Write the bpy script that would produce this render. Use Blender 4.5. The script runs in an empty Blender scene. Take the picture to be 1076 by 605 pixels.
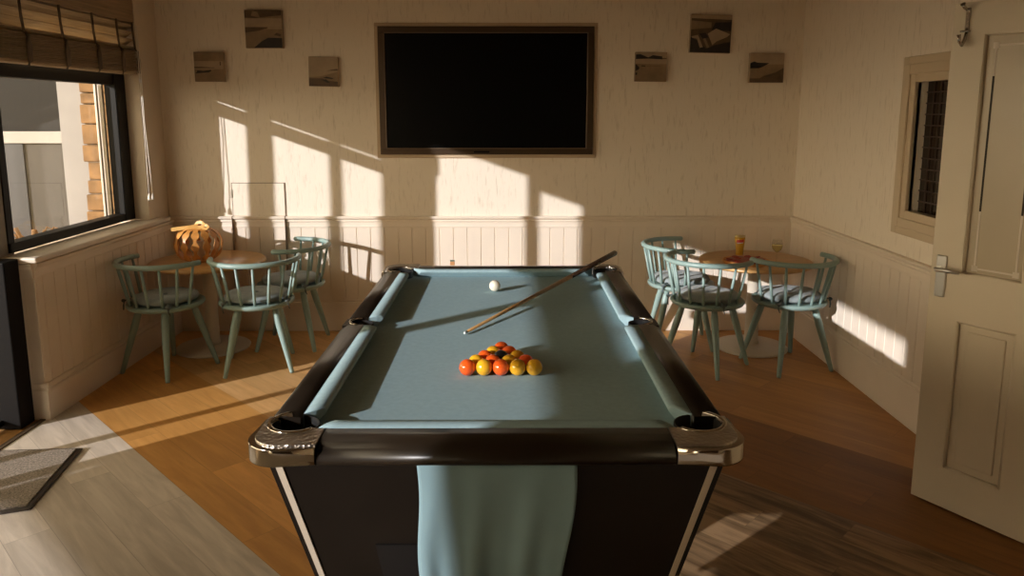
import bpy, bmesh, math, random
from mathutils import Vector, Matrix
PI = math.pi
random.seed(7)
S = bpy.context.scene
COL = S.collection

# ------------------------------------------------------------------ camera, light, exposure
cam = bpy.data.cameras.new('camera')
cam.sensor_width = 36.0
cam.lens = 790.0 / 1076.0 * 36.0
cam.shift_y = -(302.5 - 246.0) / 1076.0
cam.clip_start = 0.05
camo = bpy.data.objects.new('camera', cam)
COL.objects.link(camo)
camo.location = (0, 0, 1.59)
camo.rotation_euler = (math.radians(90 - 9.2), 0, math.radians(-0.25))
S.camera = camo

S.view_settings.view_transform = 'Standard'
S.view_settings.look = 'None'
S.view_settings.gamma = 1.0
S.view_settings.use_curve_mapping = False
S.view_settings.exposure = 0.0

W = bpy.data.worlds.new('sky')
S.world = W
W.use_nodes = True
bgn = W.node_tree.nodes['Background']
bgn.inputs['Color'].default_value = (1.0, 0.80, 0.53, 1)
_nt = W.node_tree
_tc = _nt.nodes.new('ShaderNodeTexCoord')
_sp = _nt.nodes.new('ShaderNodeSeparateXYZ')
_mr = _nt.nodes.new('ShaderNodeMapRange')            # hazy evening sky: bright low down, dimmer overhead
_mr.inputs['From Min'].default_value = 0.0
_mr.inputs['From Max'].default_value = 0.5
_mr.inputs['To Min'].default_value = 9.0
_mr.inputs['To Max'].default_value = 1.6
_nt.links.new(_tc.outputs['Generated'], _sp.inputs[0])
_nt.links.new(_sp.outputs['Z'], _mr.inputs['Value'])
_nt.links.new(_mr.outputs['Result'], bgn.inputs['Strength'])

sl = bpy.data.lights.new('sun', 'SUN')
sl.energy = 5.5
sl.color = (1.0, 0.955, 0.985)
sl.angle = math.radians(0.6)
so = bpy.data.objects.new('sun', sl)
COL.objects.link(so)
SUN = Vector((0.762, 0.648, -0.2705)).normalized()
so.rotation_euler = SUN.to_track_quat('-Z', 'Y').to_euler()
so.location = (-8, -6, 4)

try:
    S.cycles.max_bounces = 10
    S.cycles.diffuse_bounces = 6
    S.cycles.transparent_max_bounces = 16
    S.cycles.use_denoising = True
    S.cycles.sample_clamp_indirect = 6.0
    S.cycles.caustics_reflective = False
    S.cycles.caustics_refractive = False
except Exception:
    pass

# ------------------------------------------------------------------ materials
def nodes(name):
    m = bpy.data.materials.new(name)
    m.use_nodes = True
    nt = m.node_tree
    b = nt.nodes['Principled BSDF']
    return m, nt, b

def N(nt, t, **kw):
    n = nt.nodes.new(t)
    for k, v in kw.items():
        setattr(n, k, v)
    return n

def coords(nt, scale=(1, 1, 1), rot=(0, 0, 0), kind='Object'):
    tc = N(nt, 'ShaderNodeTexCoord')
    mp = N(nt, 'ShaderNodeMapping')
    mp.inputs['Scale'].default_value = scale
    mp.inputs['Rotation'].default_value = rot
    nt.links.new(tc.outputs[kind], mp.inputs['Vector'])
    return mp.outputs['Vector']

def mat(name, col, rough=0.5, metal=0.0, var=0.0, scale=8.0, bump=0.0, stretch=(1, 1, 1), spec=0.5, bscale=None, sheen=0.0, coat=0.0):
    m, nt, b = nodes(name)
    b.inputs['Base Color'].default_value = (*col, 1)
    b.inputs['Roughness'].default_value = rough
    b.inputs['Metallic'].default_value = metal
    b.inputs['Specular IOR Level'].default_value = spec
    if sheen: b.inputs['Sheen Weight'].default_value = sheen
    if coat:
        b.inputs['Coat Weight'].default_value = coat
        b.inputs['Coat Roughness'].default_value = 0.08
    v = coords(nt, stretch)
    nz = N(nt, 'ShaderNodeTexNoise')
    nz.inputs['Scale'].default_value = scale
    nz.inputs['Detail'].default_value = 6
    nt.links.new(v, nz.inputs['Vector'])
    if var:
        r = N(nt, 'ShaderNodeValToRGB')
        r.color_ramp.elements[0].position = 0.3
        r.color_ramp.elements[1].position = 0.7
        r.color_ramp.elements[0].color = (*[c * (1 - var) for c in col], 1)
        r.color_ramp.elements[1].color = (*[min(1, c * (1 + var)) for c in col], 1)
        nt.links.new(nz.outputs['Fac'], r.inputs['Fac'])
        nt.links.new(r.outputs['Color'], b.inputs['Base Color'])
    if bump:
        bn = N(nt, 'ShaderNodeBump')
        bn.inputs['Strength'].default_value = bump
        bn.inputs['Distance'].default_value = 0.01
        if bscale:
            n2 = N(nt, 'ShaderNodeTexNoise')
            n2.inputs['Scale'].default_value = bscale
            n2.inputs['Detail'].default_value = 3
            nt.links.new(v, n2.inputs['Vector'])
            nt.links.new(n2.outputs['Fac'], bn.inputs['Height'])
        else:
            nt.links.new(nz.outputs['Fac'], bn.inputs['Height'])
        nt.links.new(bn.outputs['Normal'], b.inputs['Normal'])
    return m

def glass_mat(name, tint=(1, 1, 1), gl=0.06, rough=0.0):
    """thin pane: lets light straight through, with a faint mirror reflection"""
    m = bpy.data.materials.new(name)
    m.use_nodes = True
    nt = m.node_tree
    nt.nodes.clear()
    out = N(nt, 'ShaderNodeOutputMaterial')
    tr = N(nt, 'ShaderNodeBsdfTransparent')
    tr.inputs['Color'].default_value = (*tint, 1)
    g = N(nt, 'ShaderNodeBsdfGlossy')
    g.inputs['Roughness'].default_value = rough
    fr = N(nt, 'ShaderNodeFresnel')
    fr.inputs['IOR'].default_value = 1.45
    mx = N(nt, 'ShaderNodeMixShader')
    ge = N(nt, 'ShaderNodeNewGeometry')
    inv = N(nt, 'ShaderNodeMath', operation='SUBTRACT'); inv.inputs[0].default_value = 1.0
    nt.links.new(ge.outputs['Backfacing'], inv.inputs[1])
    ml = N(nt, 'ShaderNodeMath', operation='MULTIPLY')
    nt.links.new(fr.outputs['Fac'], ml.inputs[0]); nt.links.new(inv.outputs[0], ml.inputs[1])
    nt.links.new(ml.outputs[0], mx.inputs['Fac'])
    nt.links.new(tr.outputs[0], mx.inputs[1])
    nt.links.new(g.outputs[0], mx.inputs[2])
    nt.links.new(mx.outputs[0], out.inputs['Surface'])
    return m

def wall_mat(name, col, dark):
    """vertically dragged plaster paper: fine streaks, darker flecks, relief"""
    m, nt, b = nodes(name)
    b.inputs['Roughness'].default_value = 0.75
    b.inputs['Specular IOR Level'].default_value = 0.25
    v = coords(nt, (110, 110, 13))
    n1 = N(nt, 'ShaderNodeTexNoise'); n1.inputs['Scale'].default_value = 1.0; n1.inputs['Detail'].default_value = 8
    n1.inputs['Roughness'].default_value = 0.62
    nt.links.new(v, n1.inputs['Vector'])
    v2 = coords(nt, (60, 60, 9))
    n2 = N(nt, 'ShaderNodeTexNoise'); n2.inputs['Scale'].default_value = 1.0; n2.inputs['Detail'].default_value = 4
    nt.links.new(v2, n2.inputs['Vector'])
    mul = N(nt, 'ShaderNodeMath', operation='MULTIPLY')
    nt.links.new(n1.outputs['Fac'], mul.inputs[0]); nt.links.new(n2.outputs['Fac'], mul.inputs[1])
    r = N(nt, 'ShaderNodeValToRGB')
    e = r.color_ramp.elements
    e[0].position = 0.12; e[0].color = (*dark, 1)
    e[1].position = 0.21; e[1].color = (*col, 1)
    nt.links.new(mul.outputs[0], r.inputs['Fac'])
    nt.links.new(r.outputs['Color'], b.inputs['Base Color'])
    bn = N(nt, 'ShaderNodeBump'); bn.inputs['Strength'].default_value = 0.35; bn.inputs['Distance'].default_value = 0.006
    nt.links.new(mul.outputs[0], bn.inputs['Height'])
    nt.links.new(bn.outputs['Normal'], b.inputs['Normal'])
    return m

def floor_mat(name):
    """wide diagonal boards: a grey weathered run by the doors, honey oak, a darker grained run on the right"""
    m, nt, b = nodes(name)
    b.inputs['Specular IOR Level'].default_value = 0.35
    L = nt.links.new
    tc = N(nt, 'ShaderNodeTexCoord')
    sp = N(nt, 'ShaderNodeSeparateXYZ'); L(tc.outputs['Object'], sp.inputs[0])
    def math_(op, a, c=None, d=None):
        n = N(nt, 'ShaderNodeMath', operation=op)
        for i, q in enumerate((a, c, d)):
            if q is None: continue
            if isinstance(q, (int, float)): n.inputs[i].default_value = q
            else: L(q, n.inputs[i])
        return n.outputs[0]
    u = math_('ADD', sp.outputs['X'], sp.outputs['Y'])        # across the boards
    v = math_('SUBTRACT', sp.outputs['X'], sp.outputs['Y'])   # along the boards
    pw = 0.225
    us = math_('DIVIDE', math_('SUBTRACT', u, 0.025), pw)
    row = math_('FLOOR', us)
    fu = math_('FRACT', us)
    rn = N(nt, 'ShaderNodeTexWhiteNoise', noise_dimensions='1D'); L(row, rn.inputs['W'])
    vs = math_('ADD', math_('DIVIDE', v, 1.75), math_('MULTIPLY', rn.outputs['Value'], 7.0))
    brd = math_('FLOOR', vs); fv = math_('FRACT', vs)
    cmb = N(nt, 'ShaderNodeCombineXYZ'); L(row, cmb.inputs[0]); L(brd, cmb.inputs[1])
    wn = N(nt, 'ShaderNodeTexWhiteNoise', noise_dimensions='2D'); L(cmb.outputs[0], wn.inputs['Vector'])
    # grain, stretched along v
    gc = N(nt, 'ShaderNodeCombineXYZ')
    L(math_('MULTIPLY', u, 16.0), gc.inputs[0]); L(math_('MULTIPLY', v, 1.6), gc.inputs[1]); L(math_('MULTIPLY', wn.outputs['Value'], 30.0), gc.inputs[2])
    gn = N(nt, 'ShaderNodeTexNoise'); gn.inputs['Scale'].default_value = 1.0; gn.inputs['Detail'].default_value = 8; gn.inputs['Roughness'].default_value = 0.6
    gn.inputs['Distortion'].default_value = 0.6
    L(gc.outputs[0], gn.inputs['Vector'])
    def ramp(c0, c1, p0=0.32, p1=0.66):
        r = N(nt, 'ShaderNodeValToRGB')
        r.color_ramp.elements[0].position = p0; r.color_ramp.elements[1].position = p1
        r.color_ramp.elements[0].color = (*c0, 1); r.color_ramp.elements[1].color = (*c1, 1)
        L(gn.outputs['Fac'], r.inputs['Fac']); return r.outputs['Color']
    def mix(f, a, c):
        n = N(nt, 'ShaderNodeMix', data_type='RGBA')
        L(f, n.inputs['Factor']); L(a, n.inputs['A']); L(c, n.inputs['B']); return n.outputs['Result']
    grey = ramp(FL['grey0'], FL['grey1'])
    oak = ramp(FL['oak0'], FL['oak1'])
    lite = ramp(FL['lite0'], FL['lite1'])
    grain = ramp(FL['grain0'], FL['grain1'], 0.38, 0.6)
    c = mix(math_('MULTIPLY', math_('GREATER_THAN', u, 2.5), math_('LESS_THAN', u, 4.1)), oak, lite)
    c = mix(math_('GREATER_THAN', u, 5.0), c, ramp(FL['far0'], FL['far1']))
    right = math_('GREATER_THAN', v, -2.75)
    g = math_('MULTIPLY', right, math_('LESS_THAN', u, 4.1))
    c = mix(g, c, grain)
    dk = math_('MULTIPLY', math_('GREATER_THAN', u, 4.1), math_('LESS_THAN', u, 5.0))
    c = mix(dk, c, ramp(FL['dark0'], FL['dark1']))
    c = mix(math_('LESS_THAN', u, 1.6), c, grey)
    # board to board tone
    tone = math_('ADD', 0.86, math_('MULTIPLY', wn.outputs['Value'], 0.28))
    mt = N(nt, 'ShaderNodeMix', data_type='RGBA', blend_type='MULTIPLY'); mt.inputs['Factor'].default_value = 1
    L(c, mt.inputs['A']); L(tone, mt.inputs['B'])
    # joints
    j1 = math_('LESS_THAN', fu, 0.016)
    j2 = math_('LESS_THAN', fv, 0.0022)
    j = math_('MULTIPLY', math_('MAXIMUM', j1, j2), 0.28)
    dkc = N(nt, 'ShaderNodeMix', data_type='RGBA'); dkc.inputs['B'].default_value = (0.05, 0.03, 0.015, 1)
    L(j, dkc.inputs['Factor']); L(mt.outputs['Result'], dkc.inputs['A'])
    L(dkc.outputs['Result'], b.inputs['Base Color'])
    rr = math_('ADD', 0.42, math_('MULTIPLY', gn.outputs['Fac'], 0.2))
    L(rr, b.inputs['Roughness'])
    bn = N(nt, 'ShaderNodeBump'); bn.inputs['Strength'].default_value = 0.12; bn.inputs['Distance'].default_value = 0.004
    L(math_('SUBTRACT', gn.outputs['Fac'], math_('MULTIPLY', j, 2.0)), bn.inputs['Height'])
    L(bn.outputs['Normal'], b.inputs['Normal'])
    return m

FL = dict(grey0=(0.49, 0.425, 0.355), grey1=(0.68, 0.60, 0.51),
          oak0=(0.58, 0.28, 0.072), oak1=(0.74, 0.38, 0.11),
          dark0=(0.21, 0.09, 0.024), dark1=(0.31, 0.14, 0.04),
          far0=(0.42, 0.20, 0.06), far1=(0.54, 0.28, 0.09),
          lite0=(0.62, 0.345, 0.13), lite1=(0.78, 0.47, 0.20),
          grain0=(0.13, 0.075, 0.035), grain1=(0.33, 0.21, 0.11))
M = {}
M['wall'] = wall_mat('dragged_plaster', (0.80, 0.715, 0.60), (0.67, 0.585, 0.475))
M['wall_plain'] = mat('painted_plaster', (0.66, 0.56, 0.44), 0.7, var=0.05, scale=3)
M['wall_far'] = mat('dark_bar_panelling', (0.10, 0.06, 0.035), 0.5, var=0.2)
M['panel'] = mat('panelling_paint', (0.78, 0.685, 0.57), 0.42, var=0.03, scale=4)
M['sill'] = mat('sill_paint', (0.70, 0.62, 0.52), 0.35, var=0.03, scale=4)
M['ceiling'] = mat('ceiling_paint', (0.34, 0.27, 0.19), 0.8, var=0.03)
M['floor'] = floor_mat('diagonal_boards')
M['threshold'] = mat('threshold_oak', (0.55, 0.29, 0.10), 0.35, var=0.25, scale=3, stretch=(8, 1, 8))
M['strip'] = mat('threshold_strip', (0.13, 0.09, 0.055), 0.4, metal=0.3)
M['black_frame'] = mat('black_aluminium', (0.009, 0.008, 0.007), 0.5, spec=0.2)
M['black_gloss'] = mat('black_gloss', (0.006, 0.005, 0.005), 0.6, spec=0.12)
M['grey_jamb'] = mat('grey_jamb_paint', (0.25, 0.22, 0.17), 0.5, var=0.06)
M['glass'] = glass_mat('window_glass', (0.96, 0.97, 0.96))
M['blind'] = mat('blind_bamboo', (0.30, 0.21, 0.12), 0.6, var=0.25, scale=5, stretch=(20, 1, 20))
M['blind_lit'] = mat('blind_slat_lit', (0.42, 0.31, 0.18), 0.55, var=0.2, scale=5, stretch=(20, 1, 20))  # lighter copy of the blind wood, lit tone put into its colour
M['tape'] = mat('blind_tape', (0.13, 0.09, 0.055), 0.8)
M['gap'] = mat('hatch_gap', (0.24, 0.17, 0.115), 0.8)
M['cord'] = mat('white_cord', (0.75, 0.70, 0.62), 0.7)
M['cloth'] = mat('pool_cloth', (0.30, 0.425, 0.46), 0.92, var=0.05, scale=60, spec=0.05, bump=0.04, bscale=900)
M['drape'] = mat('drape_cloth', (0.21, 0.315, 0.345), 0.85, var=0.06, scale=6, spec=0.1)
M['rail'] = mat('rail_laminate', (0.012, 0.008, 0.005), 0.33, var=0.3, scale=8, spec=0.35)
M['cab'] = mat('cabinet_laminate', (0.009, 0.006, 0.004), 0.4, var=0.2, scale=6, spec=0.3)
M['cab2'] = mat('cabinet_recess', (0.004, 0.003, 0.003), 0.5)
M['trimstrip'] = mat('cream_trim', (0.50, 0.42, 0.32), 0.4)
M['liner'] = mat('pocket_rubber', (0.006, 0.006, 0.006), 0.6)
M['chalk'] = mat('chalk_orange', (0.62, 0.30, 0.12), 0.8)
M['chalk_top'] = mat('chalk_green', (0.20, 0.24, 0.17), 0.95)
M['cue_wood'] = mat('cue_ash', (0.42, 0.23, 0.08), 0.3, var=0.2, scale=4, stretch=(30, 2, 30))
M['cue_butt'] = mat('cue_ebony', (0.035, 0.018, 0.010), 0.25)
M['cue_tip'] = mat('cue_tip', (0.55, 0.62, 0.60), 0.8)
M['red'] = mat('ball_red', (0.85, 0.11, 0.014), 0.12, coat=0.4)
M['yellow'] = mat('ball_yellow', (0.82, 0.42, 0.02), 0.12, coat=0.4)
M['black'] = mat('ball_black', (0.012, 0.012, 0.012), 0.12, coat=0.4)
M['white'] = mat('ball_white', (0.82, 0.76, 0.62), 0.12, coat=0.4)
M['sage'] = mat('sage_paint', (0.25, 0.355, 0.325), 0.4, var=0.06, scale=5)
M['cushion'] = mat('cushion_linen', (0.27, 0.31, 0.31), 0.9, var=0.08, scale=30, bump=0.15, bscale=500, sheen=0.2)
M['button'] = mat('cushion_button', (0.17, 0.20, 0.20), 0.9)
M['tie'] = mat('cushion_tie', (0.12, 0.15, 0.15), 0.9)
M['oaktop'] = mat('table_oak', (0.58, 0.33, 0.12), 0.3, var=0.14, scale=3, stretch=(3, 14, 3))
M['cream_metal'] = mat('cream_metal', (0.62, 0.55, 0.44), 0.45)
M['wood_rib'] = mat('lantern_wood', (0.60, 0.26, 0.06), 0.42, var=0.25, scale=8, stretch=(4, 4, 1))
M['ribbon'] = mat('lantern_ribbon', (0.72, 0.42, 0.12), 0.45, var=0.12)
M['candle'] = mat('candle_wax', (0.62, 0.52, 0.36), 0.5)
M['beer'] = mat('beer', (0.85, 0.47, 0.03), 0.1)
M['clear'] = glass_mat('drinking_glass', (0.97, 0.97, 0.95))
M['wine'] = mat('white_wine', (0.62, 0.50, 0.20), 0.08)
M['emblem_red'] = mat('emblem_red', (0.60, 0.04, 0.02), 0.4)
M['emblem_white'] = mat('emblem_white', (0.80, 0.74, 0.66), 0.4)
M['foam'] = mat('beer_foam', (0.78, 0.62, 0.32), 0.7)
M['crust'] = mat('pizza_crust', (0.62, 0.30, 0.08), 0.7, var=0.25, scale=20)
M['sauce'] = mat('pizza_topping', (0.22, 0.013, 0.008), 0.35, var=0.6, scale=45, bump=0.4)
M['meat'] = mat('pizza_slices', (0.30, 0.02, 0.01), 0.35, var=0.3, scale=60)
M['bronze'] = mat('tv_bronze', (0.075, 0.048, 0.028), 0.35, metal=0.5)
M['bezel'] = mat('tv_bezel', (0.20, 0.14, 0.09), 0.4, metal=0.3)
M['screen'] = mat('tv_screen', (0.0015, 0.0015, 0.0015), 0.35, spec=0.12)
M['tvtrim'] = mat('tv_trim_paint', (0.50, 0.38, 0.25), 0.5)
M['door'] = mat('door_paint', (0.60, 0.51, 0.38), 0.42, var=0.03, scale=3)
M['frost'] = mat('frosted_glass', (0.46, 0.38, 0.27), 0.25, var=0.05, scale=2)
M['etch'] = mat('etched_glass', (0.62, 0.54, 0.44), 0.6)
M['clearline'] = mat('clear_border', (0.05, 0.04, 0.03), 0.1)
M['dark_glass'] = mat('dark_glass', (0.02, 0.012, 0.008), 0.12)
M['lattice'] = mat('dark_lattice', (0.055, 0.032, 0.02), 0.4)
M['window_wood'] = mat('window_cream', (0.56, 0.45, 0.31), 0.45)
M['steel'] = mat('satin_steel', (0.62, 0.60, 0.56), 0.28, metal=1.0)
M['chrome2'] = mat('polished_chrome', (0.52, 0.48, 0.42), 0.12, metal=1.0)
M['mat'] = mat('doormat_pile', (0.31, 0.26, 0.215), 0.98, var=0.55, scale=120, bump=0.8, bscale=300)
M['mat_edge'] = mat('doormat_rubber', (0.045, 0.035, 0.028), 0.38)
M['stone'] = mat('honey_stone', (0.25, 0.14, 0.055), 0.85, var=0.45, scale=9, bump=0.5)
M['mortar'] = mat('mortar', (0.20, 0.15, 0.10), 0.9, var=0.15)
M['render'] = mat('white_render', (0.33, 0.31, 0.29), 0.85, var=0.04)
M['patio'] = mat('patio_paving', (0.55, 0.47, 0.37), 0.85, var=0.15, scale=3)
M['far_wall'] = mat('far_render_shaded', (0.075, 0.065, 0.053), 0.85, var=0.06)  # very dark base colour carries the building's shade
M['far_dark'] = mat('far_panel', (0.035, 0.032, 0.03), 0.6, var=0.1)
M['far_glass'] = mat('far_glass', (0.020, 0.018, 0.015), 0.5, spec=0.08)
M['driftwood'] = mat('dry_palm', (0.26, 0.14, 0.055), 0.8, var=0.25, scale=10)
M['timber'] = mat('outdoor_timber', (0.30, 0.20, 0.12), 0.7, var=0.25, scale=6, stretch=(8, 1, 8))
M['p_light'] = mat('print_pale', (0.36, 0.27, 0.175), 0.6, var=0.1, scale=14)
M['p_mid'] = mat('print_mid', (0.24, 0.165, 0.09), 0.6, var=0.2, scale=14)
M['p_brown'] = mat('print_brown', (0.10, 0.06, 0.03), 0.6, var=0.25, scale=20)
M['p_dark'] = mat('print_dark', (0.018, 0.012, 0.009), 0.6, var=0.4, scale=25)

def chrome_hammered():
    m, nt, b = nodes('hammered_chrome')
    b.inputs['Metallic'].default_value = 1.0
    b.inputs['Base Color'].default_value = (0.46, 0.42, 0.37, 1)
    b.inputs['Roughness'].default_value = 0.3
    v = coords(nt)
    vo = N(nt, 'ShaderNodeTexVoronoi'); vo.inputs['Scale'].default_value = 95
    nt.links.new(v, vo.inputs['Vector'])
    bn = N(nt, 'ShaderNodeBump'); bn.inputs['Strength'].default_value = 0.7; bn.inputs['Distance'].default_value = 0.004
    nt.links.new(vo.outputs['Distance'], bn.inputs['Height'])
    nt.links.new(bn.outputs['Normal'], b.inputs['Normal'])
    return m
M['chrome'] = chrome_hammered()

# ------------------------------------------------------------------ mesh helpers
def add_box(bm, lo, hi, bev=0.0, seg=2, mi=0):
    t = bmesh.new()
    bmesh.ops.create_cube(t, size=1)
    c = [(a + b) / 2 for a, b in zip(lo, hi)]; s = [abs(b - a) for a, b in zip(lo, hi)]
    for v in t.verts:
        v.co = Vector((c[0] + v.co.x * s[0], c[1] + v.co.y * s[1], c[2] + v.co.z * s[2]))
    if bev:
        bmesh.ops.bevel(t, geom=t.edges[:], offset=bev, segments=seg, affect='EDGES', profile=0.5)
    merge(bm, t, mi=mi)
    return bm

def merge(bm, t, mat4=None, mi=0):
    mp = {}
    for v in t.verts:
        mp[v] = bm.verts.new(mat4 @ v.co if mat4 else v.co)
    for f in t.faces:
        try:
            nf = bm.faces.new([mp[v] for v in f.verts]); nf.material_index = mi; nf.smooth = f.smooth
        except ValueError:
            pass
    t.free()

def add_lathe(bm, prof, seg=32, c=(0, 0, 0), mi=0, M4=None):
    """profile of (radius, z) from bottom to top; radius 0 closes with a pole"""
    rings = []
    tr = (lambda p: M4 @ Vector(p)) if M4 else (lambda p: Vector(p) + Vector(c))
    for r, z in prof:
        if r <= 1e-6:
            rings.append([bm.verts.new(tr((0, 0, z)))])
        else:
            rings.append([bm.verts.new(tr((r * math.cos(2 * PI * k / seg), r * math.sin(2 * PI * k / seg), z))) for k in range(seg)])
    for a, b in zip(rings, rings[1:]):
        for k in range(seg):
            k2 = (k + 1) % seg
            if len(a) == 1 and len(b) == 1: continue
            if len(a) == 1: f = bm.faces.new([a[0], b[k2], b[k]]) if False else bm.faces.new([a[0], b[k2], b[k]])
            elif len(b) == 1: f = bm.faces.new([a[k], a[k2], b[0]])
            else: f = bm.faces.new([a[k], a[k2], b[k2], b[k]])
            f.smooth = True; f.material_index = mi
    return bm

def frame(d):
    d = d.normalized()
    up = Vector((0, 0, 1)) if abs(d.z) < 0.95 else Vector((1, 0, 0))
    s = d.cross(up).normalized()
    return s, s.cross(d).normalized()

def add_tube(bm, pts, rad, seg=10, cap=True, flat=None, mi=0):
    """tube through points; rad number or list; flat=(kx,kz) squashes the section"""
    pts = [Vector(p) for p in pts]
    n = len(pts)
    if not isinstance(rad, (list, tuple)): rad = [rad] * n
    kx, kz = flat or (1, 1)
    rings = []
    for i, p in enumerate(pts):
        d = (pts[min(i + 1, n - 1)] - pts[max(i - 1, 0)])
        s, u = frame(d)
        rings.append([bm.verts.new(p + s * (rad[i] * kx * math.cos(2 * PI * k / seg)) + u * (rad[i] * kz * math.sin(2 * PI * k / seg))) for k in range(seg)])
    for a, b in zip(rings, rings[1:]):
        for k in range(seg):
            f = bm.faces.new([a[k], a[(k + 1) % seg], b[(k + 1) % seg], b[k]]); f.smooth = True; f.material_index = mi
    if cap:
        for r in (rings[0][::-1], rings[-1]):
            f = bm.faces.new(r); f.material_index = mi
    return bm

def add_prism(bm, poly, z0, z1, bev=0.0, M4=None, seg=2, mi=0):
    """polygon in XY extruded from z0 to z1"""
    t = bmesh.new()
    a = [t.verts.new((x, y, z0)) for x, y in poly]
    b = [t.verts.new((x, y, z1)) for x, y in poly]
    n = len(poly)
    t.faces.new(a[::-1]); top = t.faces.new(b)
    for k in range(n):
        t.faces.new([a[k], a[(k + 1) % n], b[(k + 1) % n], b[k]])
    bmesh.ops.recalc_face_normals(t, faces=t.faces[:])
    if bev:
        bmesh.ops.bevel(t, geom=[e for e in top.edges], offset=bev, segments=seg, affect='EDGES', profile=0.5)
    merge(bm, t, M4, mi)
    return bm

def add_profile(bm, prof, p0, p1, du, mi=0):
    """section given as (u, z) swept from p0 to p1; du is the direction of u"""
    p0, p1, du = Vector(p0), Vector(p1), Vector(du)
    a = [bm.verts.new(p0 + du * u + Vector((0, 0, z))) for u, z in prof]
    b = [bm.verts.new(p1 + du * u + Vector((0, 0, z))) for u, z in prof]
    n = len(prof)
    fs = [bm.faces.new([a[k], a[(k + 1) % n], b[(k + 1) % n], b[k]]) for k in range(n)]
    fs += [bm.faces.new(a[::-1]), bm.faces.new(b)]
    for f in fs: f.material_index = mi
    return bm

def obj(name, bm, m, parent=None, loc=None, smooth=False, recalc=True):
    if recalc: bmesh.ops.recalc_face_normals(bm, faces=bm.faces[:])
    me = bpy.data.meshes.new(name)
    if smooth:
        for f in bm.faces: f.smooth = True
    bm.to_mesh(me); bm.free()
    for q in (m if isinstance(m, (list, tuple)) else [m]): me.materials.append(q)
    o = bpy.data.objects.new(name, me)
    COL.objects.link(o)
    if parent: o.parent = parent
    if loc: o.location = loc
    return o

def tag(o, label, cat, group=None):
    o['label'] = label; o['category'] = cat
    if group: o['group'] = group
    return o

def thing(name, label, cat, loc=(0, 0, 0), rz=0.0, group=None):
    o = bpy.data.objects.new(name, None)
    o.empty_display_size = 0.1
    COL.objects.link(o)
    o.location = loc; o.rotation_euler = (0, 0, rz)
    return tag(o, label, cat, group)

def struct(name, bm, m, parent=None):
    o = obj(name, bm, m, parent)
    if not parent: o['kind'] = 'structure'
    return o

def dup(root, loc, rz, label, name=None):
    def cp(o, par):
        c = o.copy(); COL.objects.link(c); c.parent = par
        for ch in [x for x in kids.get(o, [])]: cp(ch, c)
        return c
    kids = {}
    def walk(o):
        kids[o] = list(o.children)
        for ch in kids[o]: walk(ch)
    walk(root)
    r = cp(root, None)
    r.location = loc; r.rotation_euler = (0, 0, rz); r['label'] = label
    return r

B = bmesh.new

# ------------------------------------------------------------------ the room
XL, XR, YB, YF, ZC = -2.45, 2.06, 5.39, -4.5, 2.55
GX = -2.60                                     # glazing plane of the left wall
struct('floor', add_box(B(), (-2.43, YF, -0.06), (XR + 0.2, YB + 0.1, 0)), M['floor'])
struct('ceiling', add_box(B(), (-2.66, YF - 0.1, ZC), (XR + 0.2, YB + 0.2, ZC + 0.1)), M['ceiling'])
struct('wall_back', add_box(B(), (-2.66, YB, -0.05), (XR + 0.2, YB + 0.12, ZC)), M['wall'])
struct('wall_front', add_box(B(), (-2.72, YF - 0.12, -0.05), (XR + 0.2, YF, ZC)), M['wall_far'])

# right wall with the small internal window opening
WY0, WY1, WZ0, WZ1 = 3.28, 3.84, 1.085, 1.745
bm = B()
add_box(bm, (XR, YF, -0.05), (XR + 0.12, WY0, ZC))
add_box(bm, (XR, WY1, -0.05), (XR + 0.12, YB, ZC))
add_box(bm, (XR, WY0, -0.05), (XR + 0.12, WY1, WZ0))
add_box(bm, (XR, WY0, WZ1), (XR + 0.12, WY1, ZC))
struct('wall_right', bm, M['wall'])

# left wall: pieces between the openings
bm = B()
XO = -2.66
LH = 2.14
add_box(bm, (XO, 5.09, -0.05), (XL, YB, ZC))                    # by the back corner
add_box(bm, (XO, YF, LH), (XL, 3.66, ZC))                       # above the garden doors
add_box(bm, (XO, 3.66, 2.44), (XL, 5.09, ZC))                   # above the blind
add_box(bm, (XO, 3.78, -0.05), (XL, 5.09, 0.845))               # under the window
add_box(bm, (XO, -2.2, -0.05), (XL - 0.09, -0.50, LH))         # beyond the near window
add_box(bm, (XO, YF, -0.05), (XL - 0.09, -2.2, 0.30))          # round the fill window added behind the camera
add_box(bm, (XO, YF, 1.45), (XL - 0.09, -2.2, LH))
add_box(bm, (XO, YF, 0.30), (XL - 0.09, -3.6, 1.45))
add_box(bm, (XO, -0.50, -0.05), (XL - 0.09, 1.36, 0.85))        # under the near window
struct('wall_left', bm, M['wall_plain'])

# left windows and doors ------------------------------------------------
def bar(bm, y0, y1, z0, z1, x0=-2.64, x1=-2.56, bev=0.006):
    add_box(bm, (x0, y0, z0), (x1, y1, z1), bev)
bm = B()
bar(bm, 4.965, 5.10, 0.875, LH, -2.62, -2.545)       # right jamb
bar(bm, 3.80, 3.855, 0.875, LH)                      # left jamb
bar(bm, 3.80, 5.10, 0.875, 0.925, -2.63, -2.55)      # bottom rail
bar(bm, 3.80, 5.10, 1.766, 1.842, -2.63, -2.56)      # transom
bar(bm, 3.66, 5.10, 2.09, 2.45)                      # head
w1 = struct('window_1', bm, M['black_frame'])
bm = B(); add_box(bm, (-2.604, 3.85, 0.92), (-2.596, 4.97, 1.77)); add_box(bm, (-2.604, 3.85, 1.84), (-2.596, 4.97, 2.10))
obj('pane', bm, M['glass'], w1)
bm = B(); add_box(bm, (-2.655, 4.945, 0.90), (-2.625, 4.97, 1.77), 0.004); add_box(bm, (-2.66, 4.91, 0.90), (-2.645, 4.935, 1.77), 0.004)
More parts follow.
